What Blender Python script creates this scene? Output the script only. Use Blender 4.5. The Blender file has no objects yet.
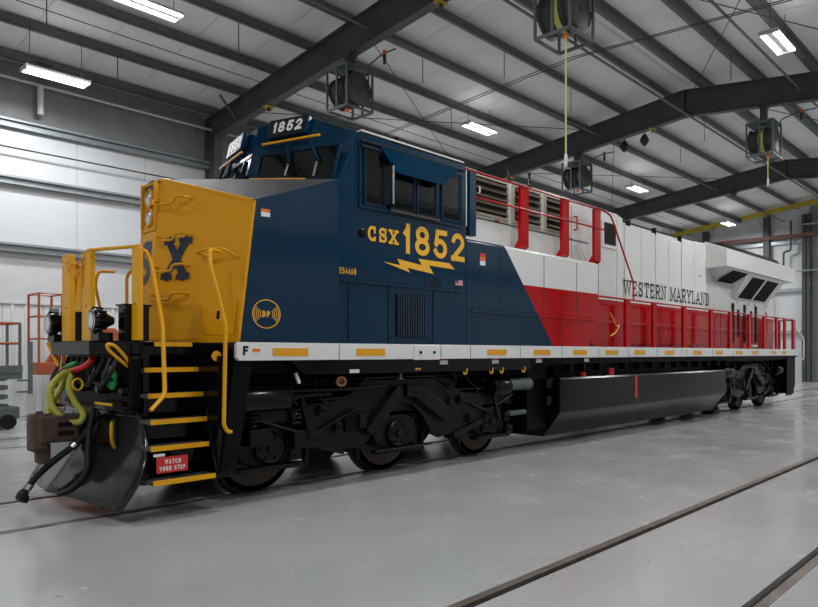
import bpy, math, random
from mathutils import Vector, Matrix
random.seed(7)
S = bpy.context.scene
COL = S.collection
# ------------------------------------------------------------------ camera
TH = math.radians(41.0)
cam = bpy.data.cameras.new('camera'); camo = bpy.data.objects.new('camera', cam); COL.objects.link(camo)
camo.location = (-2.73, -8.09, 1.651)
fwd = Vector((math.cos(TH), math.sin(TH), 0)); rgt = Vector((math.sin(TH), -math.cos(TH), 0)); up = Vector((0, 0, 1))
M = Matrix.Identity(3); M.col[0] = rgt; M.col[1] = up; M.col[2] = -fwd
camo.rotation_euler = M.to_euler()
cam.sensor_fit = 'HORIZONTAL'; cam.sensor_width = 36.0
cam.lens = 683.0/818*36; cam.shift_x = -(472-409)/818; cam.shift_y = (353-303.5)/818
cam.clip_start = .05; cam.clip_end = 200
S.camera = camo
# ------------------------------------------------------------------ world and exposure
W = bpy.data.worlds.new('world'); S.world = W; W.use_nodes = True
W.node_tree.nodes['Background'].inputs[0].default_value = (.5, .55, .6, 1)
W.node_tree.nodes['Background'].inputs[1].default_value = .05
S.view_settings.view_transform = 'Standard'; S.view_settings.look = 'None'
S.view_settings.gamma = 1; S.view_settings.use_curve_mapping = False
S.view_settings.exposure = 0.62
S.cycles.sample_clamp_direct = 4.0
LAMP_POWER = 150.0      # watts of each ceiling fixture's own area lamp
TUBE_GLOW = 6.0
CEILING_FILL = 2.5  # watts of the added upward lamp that only brightens the ceiling
# ------------------------------------------------------------------ materials
MATS = {}
def mat(name, col, rough=.5, metal=0., coat=0., bump=0., bscale=20., var=0., vscale=3., emit=0., spec=.5, rvar=0.):
    m = bpy.data.materials.new(name); m.use_nodes = True; MATS[name] = m
    nt = m.node_tree; b = nt.nodes['Principled BSDF']
    b.inputs['Base Color'].default_value = (*col, 1)
    b.inputs['Roughness'].default_value = rough; b.inputs['Metallic'].default_value = metal
    b.inputs['Coat Weight'].default_value = coat; b.inputs['Coat Roughness'].default_value = .06
    b.inputs['Specular IOR Level'].default_value = spec
    if emit:
        b.inputs['Emission Color'].default_value = (1, 1, 1, 1); b.inputs['Emission Strength'].default_value = emit
    tc = nt.nodes.new('ShaderNodeTexCoord')
    if var or rvar:
        n = nt.nodes.new('ShaderNodeTexNoise'); n.inputs['Scale'].default_value = vscale; n.inputs['Detail'].default_value = 6
        n.inputs['Roughness'].default_value = .6
        nt.links.new(tc.outputs['Object'], n.inputs['Vector'])
        if var:
            r = nt.nodes.new('ShaderNodeMapRange'); r.inputs[1].default_value = .3; r.inputs[2].default_value = .7
            r.inputs[3].default_value = 1-var; r.inputs[4].default_value = 1+var
            nt.links.new(n.outputs[0], r.inputs[0])
            mx = nt.nodes.new('ShaderNodeVectorMath'); mx.operation = 'SCALE'; mx.inputs[0].default_value = col
            nt.links.new(r.outputs[0], mx.inputs['Scale']); nt.links.new(mx.outputs[0], b.inputs['Base Color'])
        if rvar:
            r = nt.nodes.new('ShaderNodeMapRange'); r.inputs[1].default_value = .3; r.inputs[2].default_value = .7
            r.inputs[3].default_value = max(.02, rough-rvar); r.inputs[4].default_value = rough+rvar
            nt.links.new(n.outputs[0], r.inputs[0]); nt.links.new(r.outputs[0], b.inputs['Roughness'])
    if bump:
        n = nt.nodes.new('ShaderNodeTexNoise'); n.inputs['Scale'].default_value = bscale; n.inputs['Detail'].default_value = 2
        bp = nt.nodes.new('ShaderNodeBump'); bp.inputs['Strength'].default_value = bump; bp.inputs['Distance'].default_value = .02
        nt.links.new(tc.outputs['Object'], n.inputs['Vector']); nt.links.new(n.outputs[0], bp.inputs['Height'])
        nt.links.new(bp.outputs[0], b.inputs['Normal'])
    return m
BLUE = (.0018, .0235, .053); YEL = (.66, .30, .0008); RED = (.40, .0015, .003); WHITE = (.70, .70, .67)
mat('blue', BLUE, .1, bump=.07, bscale=1.4, spec=.28)
mat('yellow', YEL, .34, bump=.02, bscale=3, spec=.3)
mat('yellow_rail', (.72, .34, .003), .36, spec=.35)
mat('red', RED, .2, spec=.25)
mat('white', WHITE, .28, coat=.15, bump=.02, bscale=1.5)
mat('white_dull', (.62, .62, .60), .5)
mat('black', (.003, .003, .0034), .16, bump=.05, bscale=3, spec=.24)
mat('black_matte', (.0035, .0035, .004), .5, var=.3, vscale=8, spec=.10)
mat('truck_black', (.0068, .0066, .0062), .34, var=.35, vscale=9, bump=.08, bscale=30, spec=.2)
mat('plow_black', (.013, .0135, .0145), .1, bump=.06, bscale=2.2, spec=.36)
mat('glass', (.004, .0045, .005), .04, spec=.3)
mat('rubber', (.008, .008, .008), .5, spec=.3)
mat('nose_top', (.028, .03, .034), .36, bump=.5, bscale=70, var=.5, vscale=45)
mat('tread', (.05, .05, .052), .5, bump=.5, bscale=60, var=.5, vscale=40)
mat('rust', (.075, .043, .030), .7, var=.35, vscale=14, bump=.2, bscale=30)
mat('wheel_rust', (.12, .066, .038), .55, var=.5, vscale=9)
mat('wheel_face', (.055, .034, .021), .55, var=.4, vscale=9)
mat('steel_bright', (.5, .5, .5), .3, metal=1)
mat('gold', (.80, .42, .02), .4)
mat('reflector', (.72, .33, .004), .35)
mat('decal_white', (.75, .75, .75), .4)
mat('decal_red', (.55, .02, .015), .4)
mat('decal_orange', (.75, .16, .01), .4)
mat('decal_blue', (.01, .02, .12), .4)
mat('ink', (.006, .006, .006), .4, spec=.2)
mat('navy', (.010, .022, .048), .3)
mat('louver', (.058, .041, .026), .6, var=.2, vscale=8)
mat('louver_frame', (.40, .36, .29), .5)
mat('louver_dark', (.025, .02, .015), .7)
mat('screen', (.004, .004, .004), .6, bump=.4, bscale=160, spec=.1)
mat('hose_green', (.42, .42, .05), .5)
mat('green', (.01, .28, .05), .5)
mat('cable_red', (.55, .01, .015), .4)
mat('lens', (.7, .72, .75), .08, metal=.7)
mat('chrome', (.6, .6, .6), .15, metal=1)
mat('brass', (.35, .17, .09), .45, metal=.6)
# building
mat('purlin', (.12, .132, .128), .5, var=.15, vscale=2)
mat('frame_steel', (.052, .055, .059), .55, var=.2, vscale=2)
mat('galv', (.30, .33, .34), .38, metal=.5, var=.12, vscale=4)
mat('fabric', (.74, .735, .72), .55, bump=.12, bscale=2.6, var=.05, vscale=1.2)
mat('wall_fabric', (.56, .57, .58), .4, bump=.10, bscale=2.2, var=.04, vscale=1.5)
mat('liner', (.66, .68, .67), .4, var=.05, vscale=2)
mat('wall_top_grey', (.20, .205, .21), .45, var=.1, vscale=2)
mat('door_grey', (.15, .155, .16), .45, var=.12, vscale=2)
mat('pipe_dark', (.05, .055, .055), .5)
mat('pipe_light', (.55, .56, .56), .4)
mat('pipe_red', (.14, .05, .045), .6)
mat('beam_yellow', (.42, .31, .01), .5, var=.15, vscale=3)
mat('reel', (.022, .026, .026), .5)
mat('reel_frame', (.075, .09, .088), .5)
mat('reel_disc', (.045, .046, .045), .5, var=.2, vscale=6)
mat('lamp_body', (.55, .56, .57), .4)
mat('tube', (1, 1, 1), .4, emit=TUBE_GLOW)
mat('cable', (.06, .06, .06), .6)
mat('orange', (.36, .075, .022), .5, var=.15, vscale=6)
mat('machine_grey', (.10, .12, .12), .5, var=.2, vscale=6)
mat('rail_steel', (.135, .105, .085), .5, metal=.3, var=.35, vscale=6)
mat('groove', (.03, .026, .02), .9, var=.5, vscale=18)
mat('hose_yellow', (.45, .43, .12), .5)

def floor_material():
    m = bpy.data.materials.new('floor_epoxy'); m.use_nodes = True; MATS['floor'] = m
    nt = m.node_tree; b = nt.nodes['Principled BSDF']; L = nt.links.new
    tc = nt.nodes.new('ShaderNodeTexCoord')
    def noise(scale, detail=6, rough=.6, stretch=None):
        n = nt.nodes.new('ShaderNodeTexNoise'); n.inputs['Scale'].default_value = scale
        n.inputs['Detail'].default_value = detail; n.inputs['Roughness'].default_value = rough
        if stretch:
            mp = nt.nodes.new('ShaderNodeMapping'); mp.inputs['Scale'].default_value = stretch
            L(tc.outputs['Object'], mp.inputs[0]); L(mp.outputs[0], n.inputs['Vector'])
        else: L(tc.outputs['Object'], n.inputs['Vector'])
        return n
    def ramp(n, a, b_, c0, c1):
        r = nt.nodes.new('ShaderNodeMapRange'); r.inputs[1].default_value = a; r.inputs[2].default_value = b_
        r.inputs[3].default_value = c0; r.inputs[4].default_value = c1; L(n.outputs[0], r.inputs[0]); return r
    def mixc(fac, c0, c1):
        x = nt.nodes.new('ShaderNodeMix'); x.data_type = 'RGBA'
        L(fac, x.inputs[0])
        for s_, c in ((x.inputs[6], c0), (x.inputs[7], c1)):
            if isinstance(c, tuple): s_.default_value = (*c, 1)
            else: L(c, s_)
        return x.outputs[2]
    c = mixc(ramp(noise(.35), .35, .65, 0, 1).outputs[0], (.34, .348, .352), (.40, .405, .405))
    c = mixc(ramp(noise(3.0, 8, .75, (.25, 2.2, 1)), .45, .9, 0, .3).outputs[0], c, (.45, .45, .44))
    c = mixc(ramp(noise(.8, 5, .6, (.6, 1.6, 1)), .58, .72, 0, .35).outputs[0], c, (.39, .33, .315))
    c = mixc(ramp(noise(14, 6, .7), .66, .76, 0, .55).outputs[0], c, (.2, .19, .17))
    sepx = nt.nodes.new('ShaderNodeSeparateXYZ'); L(tc.outputs['Object'], sepx.inputs[0])
    def mth(op, a, v):
        n = nt.nodes.new('ShaderNodeMath'); n.operation = op; n.use_clamp = op == 'MULTIPLY'
        L(a, n.inputs[0])
        if isinstance(v, (int, float)): n.inputs[1].default_value = v
        else: L(v, n.inputs[1])
        return n.outputs[0]
    near = nt.nodes.new('ShaderNodeMapRange'); near.inputs[1].default_value = .05; near.inputs[2].default_value = .42; near.inputs[3].default_value = 1; near.inputs[4].default_value = 0
    L(mth('ABSOLUTE', mth('ADD', sepx.outputs[1], 5.08), 0), near.inputs[0])
    grit = mth('MULTIPLY', near.outputs[0], ramp(noise(11, 8, .8), .56, .68, 0, .8).outputs[0])
    c = mixc(grit, c, (.10, .085, .06))
    c = mixc(ramp(noise(5, 3, .5), .735, .75, 0, .8).outputs[0], c, (.25, .10, .07))
    L(c, b.inputs['Base Color'])
    L(ramp(noise(1.1, 6, .65), .3, .7, .09, .33).outputs[0], b.inputs['Roughness'])
    bp = nt.nodes.new('ShaderNodeBump'); bp.inputs['Strength'].default_value = .06; bp.inputs['Distance'].default_value = .02
    L(noise(1.7, 4).outputs[0], bp.inputs['Height']); L(bp.outputs[0], b.inputs['Normal'])
    b.inputs['Specular IOR Level'].default_value = .5
floor_material()

def livery_material():
    # painted body colours: navy ahead of a raked line, then red under white
    m = bpy.data.materials.new('livery'); m.use_nodes = True; MATS['livery'] = m
    nt = m.node_tree; b = nt.nodes['Principled BSDF']; L = nt.links.new
    tc = nt.nodes.new('ShaderNodeTexCoord'); sp = nt.nodes.new('ShaderNodeSeparateXYZ'); L(tc.outputs['Object'], sp.inputs[0])
    def math_(op, a, b_):
        n = nt.nodes.new('ShaderNodeMath'); n.operation = op
        for s_, v in zip(n.inputs, (a, b_)):
            if isinstance(v, (int, float)): s_.default_value = v
            else: L(v, s_)
        return n.outputs[0]
    X, Z = sp.outputs[0], sp.outputs[2]
    line = math_('ADD', X, math_('MULTIPLY', Z, .866))           # X + .866 Z
    isblue = math_('MULTIPLY', math_('LESS_THAN', line, 5.51+.866*3.34), math_('LESS_THAN', Z, 3.33))
    isred = math_('LESS_THAN', Z, 2.74)
    def mix(fac, c0, c1):
        x = nt.nodes.new('ShaderNodeMix'); x.data_type = 'RGBA'; L(fac, x.inputs[0])
        for s_, c in ((x.inputs[6], c0), (x.inputs[7], c1)):
            if isinstance(c, tuple): s_.default_value = (*c, 1)
            else: L(c, s_)
        return x.outputs[2]
    L(mix(isblue, mix(isred, WHITE, RED), BLUE), b.inputs['Base Color'])
    b.inputs['Roughness'].default_value = .1; b.inputs['Specular IOR Level'].default_value = .28
    n = nt.nodes.new('ShaderNodeTexNoise'); n.inputs['Scale'].default_value = 1.6; L(tc.outputs['Object'], n.inputs['Vector'])
    bp = nt.nodes.new('ShaderNodeBump'); bp.inputs['Strength'].default_value = .08; bp.inputs['Distance'].default_value = .02
    L(n.outputs[0], bp.inputs['Height']); L(bp.outputs[0], b.inputs['Normal'])
livery_material()

# ------------------------------------------------------------------ mesh helpers
def V(*a): return Vector(a)
class MB:
    def __init__(s): s.v = []; s.f = []
    def add(s, vs, fs):
        o = len(s.v); s.v += [tuple(p) for p in vs]; s.f += [tuple(i+o for i in f) for f in fs]; return s
    def box(s, x0, x1, y0, y1, z0, z1):
        if x0 > x1: x0, x1 = x1, x0
        if y0 > y1: y0, y1 = y1, y0
        if z0 > z1: z0, z1 = z1, z0
        vs = [(x, y, z) for z in (z0, z1) for y in (y0, y1) for x in (x0, x1)]
        return s.add(vs, [(0, 2, 3, 1), (4, 5, 7, 6), (0, 1, 5, 4), (2, 6, 7, 3), (0, 4, 6, 2), (1, 3, 7, 5)])
    def bar(s, p, q, w, h, upv=(0, 0, 1)):
        # square bar from p to q, width w (sideways) and height h
        p, q = Vector(p), Vector(q); d = (q-p).normalized(); u = Vector(upv)
        a = d.cross(u)
        if a.length < 1e-4: a = d.cross(Vector((1, 0, 0)))
        a.normalize(); b = a.cross(d).normalized()
        vs = [o+a*(w/2*i)+b*(h/2*j) for o in (p, q) for i, j in ((-1, -1), (1, -1), (1, 1), (-1, 1))]
        return s.add(vs, [(3, 2, 1, 0), (4, 5, 6, 7), (0, 1, 5, 4), (1, 2, 6, 5), (2, 3, 7, 6), (3, 0, 4, 7)])
    def prism(s, poly, axis, lo, hi):
        # poly: list of 2-D points; axis x -> (y,z), y -> (x,z), z -> (x,y)
        def mk(p, t): return {'x': (t, p[0], p[1]), 'y': (p[0], t, p[1]), 'z': (p[0], p[1], t)}[axis]
        n = len(poly); ar = sum(poly[i][0]*poly[(i+1) % n][1]-poly[(i+1) % n][0]*poly[i][1] for i in range(n))
        pl = list(poly)
        if (ar < 0) != (axis == 'y'): pl.reverse()
        if lo > hi: lo, hi = hi, lo
        vs = [mk(p, lo) for p in pl]+[mk(p, hi) for p in pl]
        fs = [tuple(range(n-1, -1, -1)), tuple(range(n, 2*n))]
        fs += [(i, (i+1) % n, (i+1) % n+n, i+n) for i in range(n)]
        return s.add(vs, fs)
    def tube(s, pts, r, n=8, closed=False):
        pts = [Vector(p) for p in pts]; m = len(pts); rings = []
        prev = None
        for i, p in enumerate(pts):
            if closed: d = (pts[(i+1) % m]-pts[i-1])
            else: d = (pts[min(i+1, m-1)]-pts[max(i-1, 0)])
            d.normalize()
            if prev is None:
                a = d.cross(Vector((0, 0, 1)))
                if a.length < .05: a = d.cross(Vector((1, 0, 0)))
            else: a = prev-d*prev.dot(d)
            a.normalize(); prev = a; b = d.cross(a)
            rings.append([p+(a*math.cos(t)+b*math.sin(t))*r for t in (2*math.pi*k/n for k in range(n))])
        vs = [q for R in rings for q in R]; fs = []
        for i in range(m if closed else m-1):
            j = (i+1) % m
            for k in range(n):
                l = (k+1) % n; fs.append((i*n+k, i*n+l, j*n+l, j*n+k))
        if not closed: fs += [tuple(range(n-1, -1, -1)), tuple(range((m-1)*n, m*n))]
        return s.add(vs, fs)
    def lathe(s, prof, o, ax, n=24):
        # prof: (radius, height along ax) list from o
        o = Vector(o); ax = Vector(ax).normalized(); a = ax.cross(Vector((0, 0, 1)))
        if a.length < .05: a = ax.cross(Vector((1, 0, 0)))
        a.normalize(); b = ax.cross(a); vs = []; fs = []
        for r, h in prof:
            for k in range(n):
                t = 2*math.pi*k/n; vs.append(o+ax*h+(a*math.cos(t)+b*math.sin(t))*r)
        for i in range(len(prof)-1):
            for k in range(n):
                l = (k+1) % n; fs.append((i*n+k, i*n+l, (i+1)*n+l, (i+1)*n+k))
        fs += [tuple(range(n-1, -1, -1)), tuple(range((len(prof)-1)*n, len(prof)*n))]
        return s.add(vs, fs)
    def cyl(s, p, q, r, n=16):
        p, q = Vector(p), Vector(q); L = (q-p).length
        return s.lathe([(r, 0), (r, L)], p, q-p, n)
    def poly(s, pts): return s.add(pts, [tuple(range(len(pts)))])
    def slab(s, pts, nrm, t):
        # convex polygon thickened by t along nrm
        nrm = Vector(nrm).normalized(); n = len(pts); P = [Vector(p) for p in pts]
        vs = P+[p+nrm*t for p in P]
        return s.add(vs, [tuple(range(n-1, -1, -1)), tuple(range(n, 2*n))]+[(i, (i+1) % n, (i+1) % n+n, i+n) for i in range(n)])
    def build(s, name, m, parent=None, smooth=False, bevel=0., seg=2, off=(0, 0, 0)):
        me = bpy.data.meshes.new(name)
        vs = s.v if off == (0, 0, 0) else [(x-off[0], y-off[1], z-off[2]) for x, y, z in s.v]
        me.from_pydata(vs, [], s.f); me.materials.append(MATS[m])
        import bmesh
        bm = bmesh.new(); bm.from_mesh(me); bmesh.ops.recalc_face_normals(bm, faces=bm.faces); bm.to_mesh(me); bm.free()
        if smooth:
            for p in me.polygons: p.use_smooth = True
            me.set_sharp_from_angle(angle=math.radians(38))
        ob = bpy.data.objects.new(name, me); COL.objects.link(ob)
        if parent: ob.parent = parent
        ob.location = off
        if bevel:
            md = ob.modifiers.new('edge', 'BEVEL'); md.width = bevel; md.segments = seg; md.limit_method = 'ANGLE'; md.angle_limit = math.radians(35)
        return ob
def box(name, m, parent, *b, bevel=0.): return MB().box(*b).build(name, m, parent, bevel=bevel)
def tube(name, m, parent, pts, r, n=8, closed=False): return MB().tube(pts, r, n, closed).build(name, m, parent, smooth=True)
def smoothpath(pts, k=5):
    # Catmull-Rom through pts
    P = [Vector(p) for p in pts]; P = [P[0]*2-P[1]]+P+[P[-1]*2-P[-2]]; out = []
    for i in range(1, len(P)-2):
        a, b, c, d = P[i-1:i+3]
        for j in range(k):
            t = j/k
            out.append(.5*((2*b)+(c-a)*t+(2*a-5*b+4*c-d)*t*t+(3*b-a-3*c+d)*t**3))
    out.append(P[-2]); return out
def fillet(pts, r=.05, k=4):
    P = [Vector(p) for p in pts]; out = [P[0]]
    for i in range(1, len(P)-1):
        a = (P[i-1]-P[i]); b = (P[i+1]-P[i]); rr = min(r, a.length*.45, b.length*.45)
        p, q = P[i]+a.normalized()*rr, P[i]+b.normalized()*rr
        for j in range(k+1):
            t = j/k; out.append((p*(1-t)+P[i]*t)*(1-t)+(P[i]*(1-t)+q*t)*t)
    out.append(P[-1]); return out
def empty(name, loc=(0, 0, 0), rz=0):
    o = bpy.data.objects.new(name, None); COL.objects.link(o); o.location = loc; o.rotation_euler = (0, 0, rz); o.empty_display_size = .1; return o
def tag(o, label=None, cat=None, group=None, kind=None):
    if label: o['label'] = label
    if cat: o['category'] = cat
    if group: o['group'] = group
    if kind: o['kind'] = kind
    return o
def dup(o, d=(0, 0, 0), parent=None, mirror=False):
    c = o.copy(); COL.objects.link(c)
    if parent: c.parent = parent
    c.location = (o.location[0]+d[0], o.location[1]+d[1], o.location[2]+d[2])
    if mirror: c.scale = (1, -1, 1); c.location[1] = -o.location[1]
    return c
def tree(o, parent=None, d=(0, 0, 0), mirror=False):
    c = dup(o, d, parent, mirror)
    for ch in list(o.children): tree(ch, c)
    return c
def L3(a, b, t): return tuple(a[i]+(b[i]-a[i])*t for i in range(3))

# ------------------------------------------------------------------ stroke lettering
def arc(cx, cy, rx, ry, a0, a1, n=14):
    return [(cx+rx*math.cos(math.radians(a0+(a1-a0)*i/n)), cy+ry*math.sin(math.radians(a0+(a1-a0)*i/n))) for i in range(n+1)]
G = {
 '1': (.5, [[(.62, 0), (.62, 1)], [(.62, .9), (.1, .72)]]),
 '8': (1, [arc(.5, .755, .36, .245, 0, 360, 20), arc(.5, .255, .42, .255, 0, 360, 20)]),
 '5': (1, [[(.88, 1), (.24, 1), (.14, .5)], arc(.46, .31, .42, .31, 140, -155, 16)]),
 '2': (1, [arc(.5, .7, .4, .3, 165, -25, 12)+[(.08, 0)], [(.05, 0), (.93, 0)]]),
 '4': (1, [[(.72, 0), (.72, 1), (.02, .28), (.98, .28)]]),
 'C': (1, [arc(.52, .5, .47, .5, 48, 312, 18)]),
 'S': (1, [arc(.5, .75, .4, .25, 35, 270, 10)+arc(.5, .25, .42, .25, 90, -145, 10)]),
 'X': (1.05, [[(.05, 0), (.95, 1)], [(.05, 1), (.95, 0)]]),
 'W': (1.35, [[(.02, 1), (.25, 0), (.5, .95), (.75, 0), (.98, 1)]]),
 'E': (.9, [[(.9, 1), (.12, 1), (.12, 0), (.92, 0)], [(.12, .52), (.72, .52)]]),
 'T': (.95, [[(.02, 1), (.98, 1)], [(.5, 0), (.5, 1)]]),
 'R': (1, [[(.12, 0), (.12, 1), (.55, 1)]+arc(.55, .74, .35, .26, 90, -90, 8)+[(.12, .48)], [(.5, .48), (.95, 0)]]),
 'N': (1, [[(.1, 0), (.1, 1), (.9, 0), (.9, 1)]]),
 'M': (1.2, [[(.06, 0), (.06, 1), (.5, .15), (.94, 1), (.94, 0)]]),
 'A': (1.05, [[(.04, 0), (.5, 1), (.96, 0)], [(.2, .34), (.8, .34)]]),
 'Y': (1, [[(.03, 1), (.5, .45), (.97, 1)], [(.5, 0), (.5, .45)]]),
 'L': (.85, [[(.12, 1), (.12, 0), (.92, 0)]]),
 'D': (1, [[(.12, 0), (.12, 1), (.45, 1)]+arc(.45, .5, .45, .5, 90, -90, 12)+[(.12, 0)]]),
 'H': (1, [[(.1, 0), (.1, 1)], [(.9, 0), (.9, 1)], [(.1, .5), (.9, .5)]]),
 'P': (.95, [[(.12, 0), (.12, 1), (.5, 1)]+arc(.5, .73, .38, .27, 90, -90, 8)+[(.12, .46)]]),
 'F': (.85, [[(.12, 0), (.12, 1), (.92, 1)], [(.12, .52), (.75, .52)]]),
 'O': (1, [arc(.5, .5, .44, .5, 0, 360, 22)]),
 'U': (1, [[(.1, 1), (.1, .35)]+arc(.5, .32, .4, .32, 180, 360, 10)+[(.9, 1)]]),
 ' ': (.55, []),
}
SERIF = {'C': [(.84, .62, .84, 1), (.84, 0, .84, .2)], 'S': [(.86, .66, .86, 1), (.1, 0, .1, .34)],
 'X': [(-.1, 1, .32, 1), (.68, 1, 1.1, 1), (-.1, 0, .32, 0), (.68, 0, 1.1, 0)],
 'W': [(-.09, 1, .16, 1), (.38, 1, .62, 1), (.84, 1, 1.09, 1)], 'E': [(.92, .76, .92, 1), (.94, 0, .94, .26), (-.05, 1, .2, 1), (-.05, 0, .2, 0)],
 'T': [(.3, 0, .7, 0), (.02, .76, .02, 1), (.98, .76, .98, 1)], 'R': [(-.06, 0, .32, 0), (-.06, 1, .2, 1), (.8, 0, 1.06, 0)],
 'N': [(-.08, 0, .3, 0), (-.08, 1, .1, 1), (.7, 1, 1.08, 1)], 'M': [(-.1, 0, .22, 0), (-.1, 1, .1, 1), (.78, 0, 1.1, 0), (.9, 1, 1.1, 1)],
 'A': [(-.14, 0, .24, 0), (.76, 0, 1.14, 0)], 'Y': [(-.14, 1, .22, 1), (.78, 1, 1.14, 1), (.3, 0, .7, 0)],
 'L': [(-.06, 0, .2, 0), (-.06, 1, .34, 1), (.94, 0, .94, .28)], 'D': [(-.06, 0, .3, 0), (-.06, 1, .3, 1)]}
def ribbon(P, t):
    # mitred stroke polygon strip through 2-D points
    P = [Vector(p) for p in P]; closed = (P[0]-P[-1]).length < 1e-6
    if closed: P = P[:-1]
    n = len(P)
    if not closed:
        P[0] = P[0]+(P[0]-P[1]).normalized()*t/2; P[-1] = P[-1]+(P[-1]-P[-2]).normalized()*t/2
    vs = []
    for i in range(n):
        a = (P[i]-P[i-1]) if (i or closed) else (P[1]-P[0]); b = (P[(i+1) % n]-P[i]) if (i < n-1 or closed) else a
        a, b = a.normalized(), b.normalized(); na, nb = Vector((-a.y, a.x)), Vector((-b.y, b.x)); m = na+nb
        if m.length < .05: m = na
        m.normalize(); k = min(1/max(m.dot(na), .01), 2.2)
        vs += [P[i]+m*t/2*k, P[i]-m*t/2*k]
    fs = [(2*i, 2*i+1, 2*((i+1) % n)+1, 2*((i+1) % n)) for i in range(n if closed else n-1)]
    return vs, fs
def glyphs(text, o, u, v, height, cw, th, gap=.25, serif=False):
    # one small mesh per letter on the plane (o,u,v); cw = width of a unit glyph, th = stroke in metres
    o, u, v = Vector(o), Vector(u).normalized(), Vector(v).normalized(); w3 = u.cross(v); x = 0.; out = []
    H = height-th
    for ch in text:
        w, strokes = G[ch]; w *= cw; W_ = w-th; mb = MB(); lay = 0
        f = lambda p: (x+th/2+p[0]*W_, th/2+p[1]*H)
        todo = [(ribbon([f(p) for p in st], th)) for st in strokes]
        if serif: todo += [ribbon([f((a, b)), f((c, d))], th*.8) for a, b, c, d in SERIF.get(ch, [])]
        for vs, fs in todo:
            mb.add([o+u*p.x+v*p.y+w3*lay for p in vs], fs); lay += .0006
        if strokes: out.append(mb)
        x += w+gap*cw
    return out
def letters(mb, *a, **k):
    for g_ in glyphs(*a, **k): mb.add(g_.v, g_.f)
def text(name, m, parent, s, *a, **k):
    # large letters are parts of their own, fine print stays joined
    gl = glyphs(s, *a, **k)
    if a[3] > .1: return [g_.build(name, m, parent) for g_ in gl]
    mb = MB()
    for g_ in gl: mb.add(g_.v, g_.f)
    return tag(mb.build(name, m, parent), kind='stuff')
# ================================================================== the building
X0, X1, YN, YF, YR = -14.0, 39.6, -9.7, 12.4, 1.35      # ends, near wall, far wall, ridge
def rt(y): return 10.27-.1186*abs(y-YR)                  # top of the rafters
TRACKS = (0.0, -5.84, 6.5)
# floor: slabs between rail slots, each rail and flangeway set flush
fl = MB(); cuts = []
for t in TRACKS:
    for sgn in (-1, 1):
        head_in, head_out, groove = t+sgn*.7175, t+sgn*.7895, t+sgn*.655
        cuts.append((min(head_out, groove), max(head_out, groove)))
cuts.sort(); y = YN
for a, b in cuts: fl.box(X0, X1, y, a, -.3, 0); y = b
fl.box(X0, X1, y, YF, -.3, 0)
floor = tag(fl.build('floor', 'floor'), 'grey polished concrete floor with rails set flush', None, kind='structure')
gb = MB()
for a, b in cuts: gb.box(X0, X1, a, b, -.3, -.05)
gb.build('flangeway', 'groove', floor)
for t in TRACKS:
    for sgn in (-1, 1):
        mb = MB(); a, b = sorted((t+sgn*.7175, t+sgn*.7895)); mb.box(X0, X1, a, b, -.05, .004)
        mb.build('rail', 'rail_steel', floor, bevel=.004)
# far wall (left in the picture) with ribbed liner, fabric panels and girts
wl = tag(MB().box(X0, X1, YF, YF+.2, -.3, rt(YF)+.5).build('wall_left', 'wall_fabric'), 'white insulated far wall with steel girts', kind='structure')
def panelrow(parent, m, x, xe, w, z0, z1, y0, y1, name='panel'):
    first = None
    while x < xe-.01:
        if first is None:
            first = MB().box(x+.008, x+w-.008, y0, y1, z0, z1).build(name, m, parent, bevel=.006, seg=1); fx = x
        else: dup(first, (x-fx, 0, 0))
        x += w
panelrow(wl, 'wall_fabric', X0, X1-.3, 1.83, 2.95, 7.5, YF-.025, YF)
panelrow(wl, 'liner', X0, X1-.3, .92, 0.0, 2.93, YF-.02, YF)
box('panel', 'wall_top_grey', wl, X0, X1, YF-.03, YF, 7.52, rt(YF)+.2)  # top band of the wall, its shade put into a darker colour
rib = MB().prism([(-.045, YF-.02), (-.025, YF-.055), (.025, YF-.055), (.045, YF-.02)], 'z', 0.02, 2.93).build('rib', 'liner', wl, off=(0, 0, 0))
rib.location.x = -.9
for i in range(1, 34): dup(rib, (i*.306, 0, 0))
box('cap_trim', 'pipe_light', wl, X0, X1, YF-.07, YF, 2.92, 2.97)
def girt(parent, z, y, m='galv', d=.22, h=.22):
    # zed section girt along X
    p = [(y, z+h), (y-d, z+h), (y-d, z+h-.05), (y-d+.012, z+h-.05), (y-d+.012, z+h-.012), (y-.02, z+h-.012), (y-.02, z), (y, z)]
    mb = MB().prism([(y-d, z+h), (y-d, z+h-.06), (y-d+.012, z+h-.06), (y-d+.012, z+h-.014), (y-.012, z+h-.014), (y-.012, z+h)], 'x', X0, X1)
    mb.prism([(y-d*.55, z), (y-d*.55, z+h), (y-d*.55+.014, z+h), (y-d*.55+.014, z)], 'x', X0, X1)
    mb.box(X0, X1, y-d*.55-.08, y-d*.55, z, z+.014)
    return mb.build('girt', m, parent)
for z in (4.25, 5.97, 7.42): girt(wl, z, YF-.02)
for z, r in ((6.87, .022), (8.63, .035)):
    tube('conduit', 'pipe_dark' if z < 8 else 'pipe_light', wl, [(X0, YF-.3, z), (X1, YF-.3, z)], r)
mb = MB(); mb.cyl((3.32, 12.05, 7.85), (3.32, 12.05, 8.6), .075); mb.build('downpipe', 'pipe_light', wl, smooth=True)
mb = MB(); mb.cyl((3.36, 11.95, 8.75), (3.36, 11.95, 9.15), .11); mb.lathe([(.11, 0), (.22, .04), (.22, .07)], (3.36, 11.95, 9.1), (0, 0, 1)); mb.build('roof_vent', 'machine_grey', wl, smooth=True)
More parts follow.
